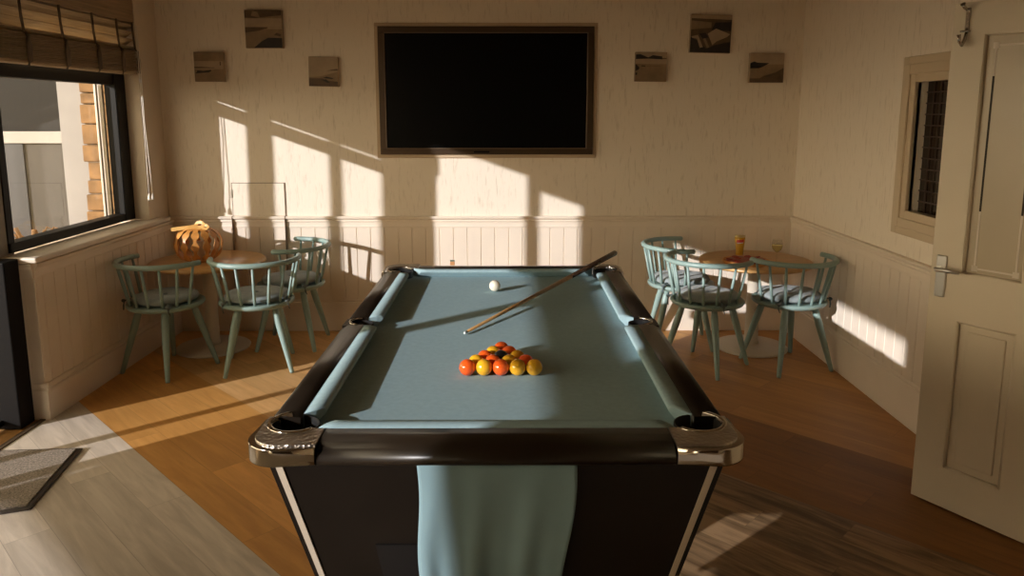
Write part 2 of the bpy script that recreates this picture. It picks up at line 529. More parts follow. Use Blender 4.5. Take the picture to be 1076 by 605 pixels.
obj('outer_sash', bm, M['sill'], w1)

bm = B()
add_box(bm, (-2.655, 3.66, 0.86), (-2.565, 3.848, LH), 0.004)
struct('trim_1', bm, M['grey_jamb'])

# glazed garden doors, out to the left of the picture
def glazed(name, y0, y1, muls, z0=0.02, sill=0.03):
    bm = B()
    bar(bm, y0, y1, LH - 0.02, LH); bar(bm, y0, y1, z0, z0 + sill)
    for a, b in muls: bar(bm, a, b, z0, LH)
    d = struct(name, bm, M['black_frame'])
    p = B(); add_box(p, (-2.604, y0, z0), (-2.596, y1, LH - 0.01)); obj('pane', p, M['glass'], d)
    return d, bm
glazed('door_1', 3.02, 3.66, [(3.02, 3.035), (3.655, 3.66)])
d2, _ = glazed('door_2', 2.66, 3.02, [(2.69, 2.698), (3.015, 3.02)])
bm = B(); bar(bm, 2.668, 3.015, 2.04, LH); obj('top_rail', bm, M['black_frame'], d2)
d5, _ = glazed('door_5', 1.37, 2.655, [(2.648, 2.655)])
bm = B(); bar(bm, 2.20, 2.69, 0.55, LH); bar(bm, 1.37, 2.2, 0.45, 0.95); bar(bm, 1.37, 2.2, 2.01, LH); obj('shade_panel', bm, M['grey_jamb'], d5)  # unseen panels added to keep sun off the back wall and floor
bm = B()
bar(bm, -0.50, 1.36, 0.85, 0.90); bar(bm, -0.50, 1.36, 2.08, LH)
bar(bm, -0.50, 1.36, 1.765, 1.85); bar(bm, -0.50, -0.25, 1.85, LH)  # transom; the short upper bar is added to cut off the sun patch
bar(bm, 0.795, 0.835, 0.85, LH); bar(bm, -0.50, -0.445, 0.85, LH)
w2 = struct('window_2', bm, M['black_frame'])
p = B(); add_box(p, (-2.604, -0.49, 0.88), (-2.596, 1.355, 2.09)); obj('pane', p, M['glass'], w2)

bm = B()
for y in (-3.6, -3.0, -2.24): bar(bm, y, y + 0.04, 0.30, 1.45)
bar(bm, -3.6, -2.2, 0.30, 0.34); bar(bm, -3.6, -2.2, 1.41, 1.45)
w4 = struct('added_fill_window', bm, M['black_frame'])  # unseen window added to bring in ambient fill light
p = B(); add_box(p, (-2.604, -3.59, 0.32), (-2.596, -2.21, 1.43)); obj('pane', p, M['glass'], w4)

# black door post beside the sill
bm = B()
add_box(bm, (-2.60, 3.62, 0.0), (-2.475, 3.735, 0.862), 0.006)
struct('door_3', bm, M['black_gloss'])
# threshold
struct('trim_4', add_box(B(), (-2.75, 1.4, -0.05), (-2.455, 3.80, -0.004)), M['threshold'])
struct('trim_5', add_box(B(), (-2.455, 1.4, -0.05), (-2.425, 3.80, 0.006), 0.003), M['strip'])

# panelling --------------------------------------------------------------
def beadboard(bm, a, b, du, z0, z1, t=0.014, pitch=0.1):
    """vee-grooved boards from a to b in plan, projecting along du"""
    a, b, du = Vector((*a, 0)), Vector((*b, 0)), Vector((*du, 0))
    L = (b - a).length; d = (b - a) / L
    pr = [(0.0, t)]
    k = pitch * 0.5
    while k < L - 0.01:
        pr += [(k - 0.004, t), (k - 0.0008, t - 0.005), (k + 0.0008, t - 0.005), (k + 0.004, t)]
        k += pitch
    pr += [(L, t), (L, 0), (0, 0)]
    lo = [bm.verts.new(a + d * s + du * u + Vector((0, 0, z0))) for s, u in pr]
    hi = [bm.verts.new(a + d * s + du * u + Vector((0, 0, z1))) for s, u in pr]
    n = len(pr)
    for i in range(n): bm.faces.new([lo[i], lo[(i + 1) % n], hi[(i + 1) % n], hi[i]])
    bm.faces.new(lo[::-1]); bm.faces.new(hi)
DADO = [(0, 0.765), (0.016, 0.765), (0.018, 0.778), (0.016, 0.79), (0.016, 0.808), (0.022, 0.815), (0.020, 0.826), (0.032, 0.836), (0.034, 0.846), (0.028, 0.852), (0, 0.852)]
BASE = [(0, 0), (0.024, 0), (0.024, 0.20), (0.022, 0.212), (0.017, 0.218), (0.019, 0.226), (0.015, 0.236), (0, 0.24)]
bm = B(); beadboard(bm, (XL, YB), (XR, YB), (0, -1), 0.2, 0.80)
struct('trim_6', bm, M['panel'])
bm = B(); add_profile(bm, DADO, (XL, YB, 0), (XR - 0.03, YB, 0), (0, -1, 0)); struct('trim_7', bm, M['panel'])
bm = B(); add_profile(bm, BASE, (XL, YB, 0), (XR - 0.02, YB, 0), (0, -1, 0)); struct('baseboard_back', bm, M['panel'])
bm = B(); beadboard(bm, (XR, YB), (XR, 0.5), (-1, 0), 0.2, 0.80)
struct('trim_8', bm, M['panel'])
bm = B(); add_profile(bm, DADO, (XR, YB, 0), (XR, 2.40, 0), (-1, 0, 0)); struct('trim_9', bm, M['panel'])
bm = B(); add_profile(bm, BASE, (XR, YB, 0), (XR, 2.40, 0), (-1, 0, 0)); struct('baseboard_right', bm, M['panel'])
# boxed panelling under the left window
PX, PY = -2.434, 3.775
bm = B(); beadboard(bm, (PX, YB - 0.015), (PX, PY), (1, 0), 0.19, 0.81)
add_box(bm, (PX - 0.11, PY - 0.012, 0.0), (PX + 0.012, PY + 0.02, 0.82), 0.003)
add_box(bm, (PX - 0.05, PY - 0.016, 0.2), (PX - 0.046, PY - 0.01, 0.79))
struct('trim_10', bm, M['panel'])
LD = [(0, 0.755), (0.016, 0.755), (0.020, 0.765), (0.018, 0.775), (0.018, 0.80), (0.030, 0.812), (0.034, 0.828), (0, 0.835)]
bm = B(); add_profile(bm, LD, (PX, PY - 0.012, 0), (PX, 5.36, 0), (1, 0, 0))
add_profile(bm, LD, (PX - 0.10, PY - 0.012, 0), (PX + 0.012, PY - 0.012, 0), (0, -0.6, 0))
struct('trim_11', bm, M['panel'])
LB = [(0, 0), (0.034, 0), (0.034, 0.145), (0.030, 0.157), (0.022, 0.163), (0.026, 0.172), (0.018, 0.190), (0, 0.195)]
bm = B(); add_profile(bm, LB, (PX, PY - 0.012, 0), (PX, 5.36, 0), (1, 0, 0))
add_profile(bm, LB, (PX - 0.11, PY - 0.012, 0), (PX + 0.034, PY - 0.012, 0), (0, -0.6, 0))
struct('baseboard_left', bm, M['panel'])
bm = B(); add_box(bm, (-2.57, 3.735, 0.835), (-2.385, 5.27, 0.866), 0.010, 3); add_box(bm, (-2.57, 5.26, 0.835), (-2.425, 5.388, 0.852), 0.004)
struct('trim_12', bm, M['sill'])

# hatch in the back wall panelling, seen as a thin dark outline
bm = B()
add_box(bm, (-1.985, YB - 0.006, 0.855), (-1.612, YB - 0.0005, 1.088), 0.002)
h = obj('access_hatch', bm, M['wall'])
tag(h, 'flush square access hatch in the back wall above the left round table', 'hatch')
bm = B()
for lo, hi in (((-1.990, 0.852), (-1.9855, 1.092)), ((-1.6115, 0.852), (-1.607, 1.092)), ((-1.990, 1.0885), (-1.607, 1.0925))):
    add_box(bm, (lo[0], YB - 0.0055, lo[1]), (hi[0], YB - 0.0005, hi[1]))
for x in (-1.988, -1.609):
    add_box(bm, (x - 0.0014, YB - 0.037, 0.24), (x + 0.0014, YB - 0.0005, 0.853))
obj('gap', bm, M['gap'], h)
bm = B(); add_box(bm, (-1.995, YB - 0.012, 0.985), (-1.985, YB - 0.004, 1.045), 0.002)
obj('hinge', bm, M['steel'], h)

# ------------------------------------------------------------------ door on the right, standing open
DA, DD = Vector((1.69, 2.94, 0)), Vector((0.515, -0.857, 0)).normalized()
DW, DT, DZ0, DZ1 = 0.755, 0.042, 0.008, 1.995
dr = bpy.data.objects.new('door_4', None); COL.objects.link(dr); dr['kind'] = 'structure'
dr.location = DA; dr.rotation_euler = (0, 0, math.atan2(DD.y, DD.x))
# local: x along the leaf, -y towards the camera side
def leaf_box(bm, x0, x1, z0, z1, y0=-0.0, y1=DT, bev=0.0): add_box(bm, (x0, y0, z0), (x1, y1, z1), bev)
ST, CT = 0.118, 0.425
bm = B()
leaf_box(bm, 0, ST, DZ0, DZ1); leaf_box(bm, DW - ST, DW, DZ0, DZ1)
leaf_box(bm, 0.332, CT, 0.175, 0.785); leaf_box(bm, 0.332, CT, 0.975, 1.875)
leaf_box(bm, ST, DW - ST, DZ0, 0.175); leaf_box(bm, ST, DW - ST, 0.785, 0.975); leaf_box(bm, ST, DW - ST, 1.875, DZ1)
obj('leaf_frame', bm, M['door'], dr)
for x0, x1 in ((ST, 0.332), (CT, DW - ST)):
    bm = B(); leaf_box(bm, x0, x1, 0.175, 0.785, 0.014, DT - 0.014)
    t = B()
    pts = [(x0, 0.175), (x1, 0.175), (x1, 0.785), (x0, 0.785)]
    for (a, c), (e, f) in zip(pts, pts[1:] + pts[:1]):
        add_tube(bm, [(a, 0.008, c), (e, 0.008, f)], 0.009, 6)
    leaf_box(bm, x0 + 0.035, x1 - 0.035, 0.21, 0.75, 0.008, 0.02, 0.005)
    t.free()
    obj('leaf_panel', bm, M['door'], dr)
    bm = B(); leaf_box(bm, x0 - 0.003, x1 + 0.003, 0.972, 1.878, 0.016, 0.026)
    g = obj('glass_panel', bm, M['frost'], dr)
    bm = B()
    for (a, c), (e, f) in zip(*(lambda q: (q, q[1:] + q[:1]))([(x0, 0.975), (x1, 0.975), (x1, 1.875), (x0, 1.875)])):
        add_tube(bm, [(a, 0.010, c), (e, 0.010, f)], 0.008, 6)
    obj('glazing_bead', bm, M['door'], dr)
    a0, a1, c0, c1 = x0 + 0.038, x1 - 0.03, 1.0, 1.832
    bm = B()
    for x in (a0, a1):
        for z in (c0, c1): leaf_box(bm, x - 0.011, x + 0.011, z - 0.011, z + 0.011, 0.0145, 0.017)
    for z in (c0, c1): leaf_box(bm, a0, a1, z - 0.0035, z + 0.0035, 0.0145, 0.017)
    for x in (a0, a1):
        leaf_box(bm, x - 0.0035, x + 0.0035, c0, c0 + 0.22, 0.0145, 0.017)
        leaf_box(bm, x - 0.0035, x + 0.0035, c1 - 0.11, c1, 0.0145, 0.017)
    obj('etched_border', bm, M['etch'], g)
    bm = B()
    for x in (a0, a1): leaf_box(bm, x - 0.0035, x + 0.0035, c0 + 0.22, c1 - 0.11, 0.0145, 0.017)
    obj('clear_border', bm, M['clearline'], g)
# lever handle on its plate
bm = B(); leaf_box(bm, 0.022, 0.062, 0.868, 1.035, -0.008, 0.0, 0.004)
hp = obj('handle_plate', bm, M['steel'], dr)
bm = B(); add_tube(bm, [(0.042, -0.002, 0.985), (0.042, -0.045, 0.985), (0.05, -0.055, 0.985), (0.09, -0.056, 0.987), (0.135, -0.052, 0.984)], [0.008, 0.008, 0.009, 0.008, 0.006], 10)
obj('lever', bm, M['steel'], hp)
bm = B(); add_box(bm, (-0.002, 0.012, 0.87), (0.001, 0.032, 1.03)); obj('latch_plate', bm, M['bronze'], dr)
# coat hook
bm = B()
leaf_box(bm, 0.045, 0.063, 1.885, 1.975, -0.006, 0.0, 0.003)
add_tube(bm, [(0.054, -0.004, 1.965), (0.054, -0.030, 1.972), (0.054, -0.045, 1.985)], [0.006, 0.006, 0.009], 8)
add_tube(bm, [(0.054, -0.004, 1.90), (0.054, -0.012, 1.86), (0.054, -0.030, 1.838), (0.054, -0.048, 1.85), (0.054, -0.054, 1.875)], [0.007, 0.007, 0.007, 0.006, 0.008], 8)
add_box(bm, (0.036, -0.02, 1.885), (0.072, -0.006, 1.893), 0.003)
obj('coat_hook', bm, M['chrome2'], dr)

# small dark window in the right wall
bm = B()
for off, d0, d1, wd in ((0.14, 0.0, 0.012, 0.05), (0.095, 0.0, 0.028, 0.05), (0.05, -0.02, 0.018, 0.05)):
    y0, y1, z0, z1 = WY0 - off, WY1 + off, WZ0 - off * 0.9, WZ1 + off * 0.9
    for lo, hi in (((y0, z0), (y0 + wd, z1)), ((y1 - wd, z0), (y1, z1)), ((y0 + wd, z0), (y1 - wd, z0 + wd)), ((y0 + wd, z1 - wd), (y1 - wd, z1))):
        add_box(bm, (XR - d1, lo[0], lo[1]), (XR - d0, hi[0], hi[1]), 0.004)
w3 = struct('window_3', bm, M['window_wood'])
bm = B(); add_box(bm, (XR + 0.05, WY0, WZ0), (XR + 0.06, WY1, WZ1)); obj('pane', bm, M['dark_glass'], w3)
bm = B()
for k in range(1, 12):
    z = WZ0 + k * (WZ1 - WZ0) / 12; add_box(bm, (XR + 0.044, WY0, z - 0.003), (XR + 0.05, WY1, z + 0.003))
for k in range(1, 9):
    y = WY0 + k * (WY1 - WY0) / 9; add_box(bm, (XR + 0.044, y - 0.003, WZ0), (XR + 0.05, y + 0.003, WZ1))
obj('lattice', bm, M['lattice'], w3)

# ------------------------------------------------------------------ outside, seen through the left window
struct('trim_13', add_box(B(), (-40, -30, -0.3), (-2.66, 40, -0.12)), M['patio'])
rt = thing('stone_return_wall', 'sunlit honey stone pier with white rendered side outside the left window', 'wall', (-2.80, 5.30, -0.12))
bm = B(); add_box(bm, (-0.16, 0.02, 0), (0.12, 0.3, 2.5)); obj('mortar_core', bm, M['mortar'], rt)
bm = B(); z = 0.02
rr = random.Random(3)
while z < 2.4:
    hh = rr.uniform(0.07, 0.15)
    x = -0.175 + rr.uniform(-0.02, 0.02)
    while x < 0.11:
        w = rr.uniform(0.14, 0.34); x1 = min(x + w, 0.13)
        if 0.13 - x1 < 0.08: x1 = 0.13
        add_box(bm, (x, -0.012 + rr.uniform(0, 0.02), z), (x1 - 0.008, 0.1, z + hh - 0.008), 0.008, 2)
        x = x1
    z += hh
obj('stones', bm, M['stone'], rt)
bm = B(); add_box(bm, (-0.34, 0.03, 0), (-0.162, 0.3, 2.5)); obj('rendered_side', bm, M['render'], rt)

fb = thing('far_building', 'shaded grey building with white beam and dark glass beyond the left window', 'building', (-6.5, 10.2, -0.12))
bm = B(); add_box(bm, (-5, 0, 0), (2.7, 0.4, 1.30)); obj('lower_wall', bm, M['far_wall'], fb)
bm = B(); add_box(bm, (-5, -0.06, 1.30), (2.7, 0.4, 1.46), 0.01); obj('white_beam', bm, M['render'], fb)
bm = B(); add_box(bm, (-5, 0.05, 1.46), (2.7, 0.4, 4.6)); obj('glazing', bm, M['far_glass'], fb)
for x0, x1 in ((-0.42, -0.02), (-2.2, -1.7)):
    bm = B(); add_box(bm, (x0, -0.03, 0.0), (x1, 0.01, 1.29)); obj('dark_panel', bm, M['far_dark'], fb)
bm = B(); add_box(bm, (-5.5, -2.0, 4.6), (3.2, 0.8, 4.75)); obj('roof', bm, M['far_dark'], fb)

pl = thing('dried_palm_clump', 'low clump of dry orange palm leaves outside the bottom of the left window', 'plant', (-3.25, 5.05, 0.62))
bm = B(); add_lathe(bm, [(0, -0.74), (0.2, -0.74), (0.24, 0.0), (0.21, 0.02), (0, 0.02)], 24); obj('pot', bm, M['mortar'], pl)
rr = random.Random(11)
bm = B()
for k in range(26):
    a = rr.uniform(0, 2 * PI); L = rr.uniform(0.16, 0.30); up = rr.uniform(0.08, 0.20)
    p = [(0, 0, 0.0), (math.cos(a) * L * 0.5, math.sin(a) * L * 0.5, up), (math.cos(a) * L, math.sin(a) * L, up * 0.7)]
    add_tube(bm, p, [0.012, 0.016, 0.003], 6, flat=(1, 0.35))
obj('leaves', bm, M['driftwood'], pl)

# terrace posts and an unseen high table added for its floor shadow (they shade parts of the room)
def post(y0, y1, x, label):
    # y0..y1 is the band shaded in the glazing plane; the post stands back along the sun
    s = (GX - x) * SUN.y / SUN.x
    t = thing('terrace_post', label, 'post', (x, (y0 + y1) / 2 - s, -0.12), 0, 'terrace posts outside the left wall')
    w = (y1 - y0) / 2
    bm = B(); add_box(bm, (-w * 0.5, -w * 0.62, 0), (w * 0.5, w * 0.62, 2.9), 0.006); obj('shaft', bm, M['timber'], t)
    bm = B(); add_box(bm, (-w, -w, 0), (w, w, 0.08), 0.006); obj('foot', bm, M['far_dark'], t)
post(4.602, 4.765, -3.7, 'wide timber terrace post outside, nearest the stone pier')
post(4.189, 4.274, -3.7, 'slim timber terrace post outside, between the two wider posts')
post(3.70, 3.954, -3.7, 'widest timber terrace post outside, nearest the garden doors')
hz = 1.0 + 0.12
ot = thing('terrace_shade_table', 'unseen timber high table added outside the garden doors to shade the floor', 'table', (-3.95, 0.515, -0.12), math.radians(-44.2))
bm = B(); add_box(bm, (-0.75, -0.55, hz - 0.025), (0.75, 0.55, hz), 0.006); obj('table_top', bm, M['timber'], ot)
for sx in (-1, 1):
    for sy in (-1, 1):
        bm = B(); add_box(bm, (sx * 0.65 - 0.03, sy * 0.3 - 0.03, 0), (sx * 0.65 + 0.03, sy * 0.3 + 0.03, hz - 0.025), 0.005); obj('leg', bm, M['timber'], ot)

# ------------------------------------------------------------------ blind
bl = thing('wooden_blind', 'half-raised brown slatted wooden blind over the left window', 'blind', (-2.49, 0, 0))
BY0, BY1 = 3.72, 5.15
bm = B(); add_box(bm, (0.0, BY0, 2.165), (0.035, BY1 + 0.03, 2.40), 0.006); add_box(bm, (-0.1, BY1 + 0.012, 2.165), (0.03, BY1 + 0.03, 2.40), 0.003)
obj('valance', bm, M['blind'], bl)
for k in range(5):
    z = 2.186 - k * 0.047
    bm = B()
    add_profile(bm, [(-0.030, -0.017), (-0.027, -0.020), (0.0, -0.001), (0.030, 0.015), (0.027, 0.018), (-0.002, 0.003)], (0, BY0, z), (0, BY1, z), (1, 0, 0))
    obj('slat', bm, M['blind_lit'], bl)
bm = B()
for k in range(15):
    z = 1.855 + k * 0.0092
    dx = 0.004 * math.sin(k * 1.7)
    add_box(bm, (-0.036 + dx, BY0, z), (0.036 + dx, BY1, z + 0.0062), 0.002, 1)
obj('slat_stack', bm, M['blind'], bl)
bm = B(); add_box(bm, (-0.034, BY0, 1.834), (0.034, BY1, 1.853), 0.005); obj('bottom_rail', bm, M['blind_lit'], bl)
for y in (3.95, 4.29, 4.62, 4.90, 5.10):
    bm = B()
    add_tube(bm, [(0.032, y - 0.03, 2.17), (0.034, y - 0.028, 2.08), (0.036, y - 0.02, 2.0), (0.040, y, 1.985), (0.044, y + 0.002, 1.93), (0.042, y + 0.004, 1.85), (0.030, y + 0.004, 1.828)], [0.012, 0.012, 0.012, 0.017, 0.022, 0.020, 0.013], 8, flat=(0.9, 0.4))
    obj('tape', bm, M['tape'], bl)
# pull cords with weights
pc = thing('blind_pull_cord', 'thin white looped pull cord hanging at the right of the left window', 'cord', (-2.418, 5.045, 1.02))
bm = B()
add_tube(bm, [(-0.005, 0.0, 1.128), (-0.004, 0.0, 0.8), (0, 0.0, 0.5), (0.002, -0.004, 0.2), (0, 0.0, 0.03)], 0.0028, 6)
add_tube(bm, [(-0.004, 0.014, 1.128), (-0.002, 0.02, 0.8), (0.0, 0.014, 0.5), (0.004, 0.030, 0.2), (0.004, 0.040, 0.03)], 0.0028, 6)
obj('cord', bm, M['cord'], pc)
for x, y in ((0, 0), (0.004, 0.04)):
    bm = B(); add_lathe(bm, [(0, -0.015), (0.010, -0.013), (0.011, 0.0), (0.007, 0.022), (0.003, 0.032), (0, 0.032)], 12, (x, y, 0)); obj('weight', bm, M['cord'], pc)

# ------------------------------------------------------------------ television and pictures
tv = thing('television', 'large black television in a bronze frame on the back wall', 'television', (-0.157, YB, 1.7365))
hw, hh = 0.752, 0.4415
def ring(bm, hw, hh, w, y0, y1, bev=0.003):
    for lo, hi in (((-hw, -hh), (hw, -hh + w)), ((-hw, hh - w), (hw, hh)), ((-hw, -hh + w), (-hw + w, hh - w)), ((hw - w, -hh + w), (hw, hh - w))):
        add_box(bm, (lo[0], y0, lo[1]), (hi[0], y1, hi[1]), bev)
bm = B(); ring(bm, hw + 0.025, hh + 0.025, 0.024, -0.014, -0.001); obj('wall_trim', bm, M['tvtrim'], tv)
bm = B(); ring(bm, hw, hh, 0.042, -0.028, -0.002); obj('outer_frame', bm, M['bronze'], tv)
bm = B(); ring(bm, hw - 0.042, hh - 0.040, 0.006, -0.034, -0.004); obj('inner_bezel', bm, M['bezel'], tv)
bm = B(); add_box(bm, (-hw + 0.045, -0.022, -hh + 0.045), (hw - 0.045, -0.004, hh - 0.042)); obj('screen', bm, M['screen'], tv)
bm = B(); add_box(bm, (-0.09, -0.033, -hh + 0.012), (0.02, -0.027, -hh + 0.024), 0.002); obj('sensor_bar', bm, M['black_gloss'], tv)

def picture(x0, x1, z0, z1, tilt, polys, label):
    """a deep square canvas; polys = (material index, [(u, v)...]) in 0..1 across its face"""
    c = ((x0 + x1) / 2, YB, (z0 + z1) / 2); w, h_ = x1 - x0, z1 - z0
    t = thing('canvas_picture', label, 'picture', c, 0, 'small square canvas beach pictures'); t.rotation_euler = (0, tilt, 0)
    bm = B(); add_box(bm, (-w / 2, -0.036, -h_ / 2), (w / 2, -0.001, h_ / 2), 0.003); obj('canvas', bm, M['p_light'], t)
    bm = B()
    for i, (mi, pp) in enumerate(polys):
        y = -0.0364 - 0.0004 * i
        q = [bm.verts.new(((u - 0.5) * w * 0.985, y, (v - 0.5) * h_ * 0.985)) for u, v in pp]
        f = bm.faces.new(q); f.material_index = mi
    obj('print', bm, [M['p_light'], M['p_mid'], M['p_brown'], M['p_dark']], t, recalc=False)
    for f in t.children[-1].data.polygons: pass
R4 = lambda a, b, c, d: [(a, b), (c, b), (c, d), (a, d)]
picture(-1.82, -1.563, 2.029, 2.286, 0, [(1, R4(0, 0, 1, 1)), (0, R4(0, .55, 1, .78)), (2, [(0, .8), (.3, .79), (1, .86), (1, 1), (0, 1)]), (1, [(.18, .85), (.42, .8), (.36, .95), (.22, .98)]),
        (2, [(0, .40), (.4, .46), (.62, .53), (.62, .55), (0, .55)]), (0, [(.6, .5), (1, .5), (1, .54), (.62, .54)]), (3, [(.22, 0), (1, 0), (1, .26), (.62, .27), (.45, .18)]), (2, [(.78, .34), (.95, .3), (.98, .36), (.85, .4)])],
        'largest canvas beach picture left of the television, highest, with dark foreground rocks')
picture(-2.187, -1.981, 1.801, 2.003, 0, [(1, R4(0, 0, 1, 1)), (0, R4(0, .42, 1, .70)), (2, [(0, .455), (.7, .46), (.7, .475), (.3, .50), (0, .505)]), (3, [(.05, .28), (.3, .3), (.5, .31), (.58, .36), (.56, .4), (.3, .36), (.1, .38)]), (2, R4(.88, .55, .92, .68))],
        'small canvas picture nearest the left window, with dark low pier under pale sky')
picture(-1.393, -1.188, 1.769, 1.971, 0.02, [(0, R4(0, 0, 1, 1)), (1, [(0, .3), (.4, .34), (1, .5), (1, 0), (0, 0)]), (2, [(.6, .53), (1, .54), (1, .6), (.92, .6)]), (2, [(0, 0), (1, 0), (1, .16), (.6, .2), (.45, .27), (0, .26)]),
        (3, [(.45, .22), (.62, .12), (.72, .12), (.6, .24)]), (3, [(.48, .28), (.8, .25), (.86, .28), (.6, .33)])],
        'small canvas picture just left of the television, with a dark boat on sand')
picture(1.259, 1.542, 1.998, 2.256, 0.025, [(2, R4(0, 0, 1, 1)), (1, [(0, .6), (.5, .66), (.5, .8), (0, .84)]), (0, [(0, .9), (1, .88), (1, 1), (0, 1)]), (3, [(.5, .6), (1, .58), (1, .82), (.6, .8)]), (3, [(0, 0), (1, 0), (1, .3), (.6, .2), (.4, .1), (.2, .3), (0, .4)]),
        (0, [(.42, .5), (.62, .64), (.98, .5), (.9, .42), (.65, .3), (.55, .2)]), (0, [(.02, .42), (.18, .46), (.32, .14), (.24, .12), (.16, .36), (.04, .38)]), (1, [(.28, .42), (.34, .44), (.48, .14), (.42, .12)]), (3, [(.2, .5), (.36, .52), (.44, .4), (.3, .36)])],
        'dark highest canvas picture right of the television, with pale surf over black rocks')
picture(0.882, 1.102, 1.802, 2.004, 0.01, [(1, R4(0, 0, 1, 1)), (0, R4(0, .6, 1, 1)), (3, [(0, .76), (.4, .78), (.85, .76), (.85, .86), (.55, .9), (.4, .82), (.15, .93), (0, .92)]), (2, R4(.85, .77, 1, .81)), (3, [(0, .36), (.1, .4), (.13, .47), (.03, .58), (0, .58)]), (3, [(.18, .52), (.3, .51), (.32, .54), (.2, .55)]), (3, R4(0, .22, .06, .3)), (2, R4(.35, .525, .8, .535))],
        'small canvas picture just right of the television, with a black headland along its top')
picture(1.682, 1.921, 1.795, 1.998, 0, [(1, R4(0, 0, 1, 1)), (0, R4(0, .62, 1, 1)), (2, [(.1, 0), (1, 0), (1, .5), (.75, .34), (.4, .22)]), (2, R4(0, 0, 1, .14)), (3, [(0, .48), (.25, .48), (.38, .54), (.56, .66), (.2, .68), (.12, .72), (0, .66)])],
        'small canvas picture nearest the right corner, with a black rock on pale sea')

# ------------------------------------------------------------------ pool table
PTX, PTY = -0.029, 2.685
pt = thing('pool_table', 'black pool table with blue-green cloth and chrome corners in the middle of the room', 'pool table', (PTX, PTY, 0))
HW, HL, JX, JY, ZT, ZB = 0.585, 1.06, 0.497, 0.952, 0.831, 0.795
CC = (0.500, 0.915); CR = 0.060; MR = 0.046; MX = 0.512
# bed: rectangle with the pocket mouths cut away
def arc(cx, cy, r, a0, a1, n=10):
    return [(cx + r * math.cos(math.radians(a0 + (a1 - a0) * k / n)), cy + r * math.sin(math.radians(a0 + (a1 - a0) * k / n))) for k in range(n + 1)]
poly = []
poly += arc(-CC[0], -CC[1], CR, 88, -38)                 # lower left mouth, walked from the left edge to the near edge
poly += arc(CC[0], -CC[1], CR, 218, 92)
poly += arc(MX, 0, MR, 251, 109)
poly += arc(CC[0], CC[1], CR, 268, 142)
poly += arc(-CC[0], CC[1], CR, 38, -88)
poly += arc(-MX, 0, MR, 71, -71)
bm = B(); add_prism(bm, poly, ZB - 0.03, ZB)
obj('cloth_bed', bm, M['cloth'], pt)
# cushions
def cushion(p0, p1, inn, cut0, cut1):
    """p0->p1 joint line; inn = inward unit; cut = how far the nose is drawn in at each end"""
    p0, p1, inn = Vector((*p0, 0)), Vector((*p1, 0)), Vector((*inn, 0))
    d = (p1 - p0).normalized()
    sec = [(0.0, ZT - 0.001), (0.030, ZT + 0.0015), (0.046, ZT + 0.001), (0.051, ZT - 0.005), (0.050, ZT - 0.012), (0.028, ZB + 0.001), (0.0, ZB + 0.001)]
    bm = B()
    rows = []
    n = 24
    for i in range(n + 1):
        t = i / n
        r = []
        for u, z in sec:
            k = u / 0.051
            a = p0 + d * (cut0 * k ** 1.4); b = p1 - d * (cut1 * k ** 1.4)
            r.append(bm.verts.new(a.lerp(b, t) + inn * u + Vector((0, 0, z))))
        rows.append(r)
    m = len(sec)
    for a, b in zip(rows, rows[1:]):
        for k in range(m):
            f = bm.faces.new([a[k], a[(k + 1) % m], b[(k + 1) % m], b[k]]); f.smooth = k in (0, 1, 2, 3)
    bm.faces.new(rows[0][::-1]); bm.faces.new(rows[-1])
    return obj('cushion', bm, M['cloth'], pt)
for s in (-1, 1):
    cushion((s * JX, -0.862), (s * JX, -0.048), (-s, 0), 0.040, 0.020)
    cushion((s * JX, 0.048), (s * JX, 0.862), (-s, 0), 0.020, 0.040)
    cushion((-0.440, s * JY), (0.440, s * JY), (0, -s), 0.040, 0.040)
# rails
def rail_prof(w): return [(0, ZT), (0.35 * w, ZT + 0.0012), (0.65 * w, ZT - 0.002), (0.84 * w, ZT - 0.010), (0.96 * w, ZT - 0.021), (w, ZT - 0.032), (0.985 * w, ZT - 0.042), (0.92 * w, ZT - 0.048), (0, ZT - 0.05)]
def rail(name, p0, p1, du, w):
    bm = B(); add_profile(bm, rail_prof(w), p0, p1, du)
    o = obj(name, bm, M['rail'], pt)
    for f in o.data.polygons: f.use_smooth = len(f.vertices) == 4
    return o
for s in (-1, 1):
    rail('end_rail', (-0.415, s * JY, 0), (0.415, s * JY, 0), (0, s, 0), HL - JY)
    rail('side_rail', (s * JX, -0.885, 0), (s * JX, -0.046, 0), (s, 0, 0), HW - JX)
    rail('side_rail', (s * JX, 0.046, 0), (s * JX, 0.885, 0), (s, 0, 0), HW - JX)
    # short bridge of rail outside the middle pocket
    bm = B()
    pl_ = [(s * (HW - 0.010), -0.046), (s * (HW - 0.010), 0.046)] + ([(q[0], q[1]) for q in arc(MX, 0, 0.040, 80, -80)] if s > 0 else arc(-MX, 0, 0.040, 100, 260))
    if s < 0: pl_ = [pl_[0], pl_[1]] + pl_[2:]
    add_prism(bm, pl_, ZT - 0.05, ZT - 0.004, 0.0)
    obj('pocket_bridge', bm, M['rail'], pt)
    # chrome crescent of the middle pocket
    bm = B()
    a0, a1 = (-80, 80) if s > 0 else (100, 260)
    add_tube(bm, [(x, y, ZT - 0.001) for x, y in arc(s * MX, 0, 0.043, a0, a1, 16)], 0.0055, 8, flat=(1.0, 0.7))
    obj('pocket_trim', bm, M['chrome2'], pt)
    bm = B()
    add_lathe(bm, [(0, ZB - 0.11), (0.034, ZB - 0.11), (0.041, ZB - 0.08), (0.042, ZT - 0.008), (0.0385, ZT - 0.008), (0.038, ZB - 0.08), (0, ZB - 0.095)], 24, (s * MX, 0, 0))
    obj('pocket', bm, M['liner'], pt)
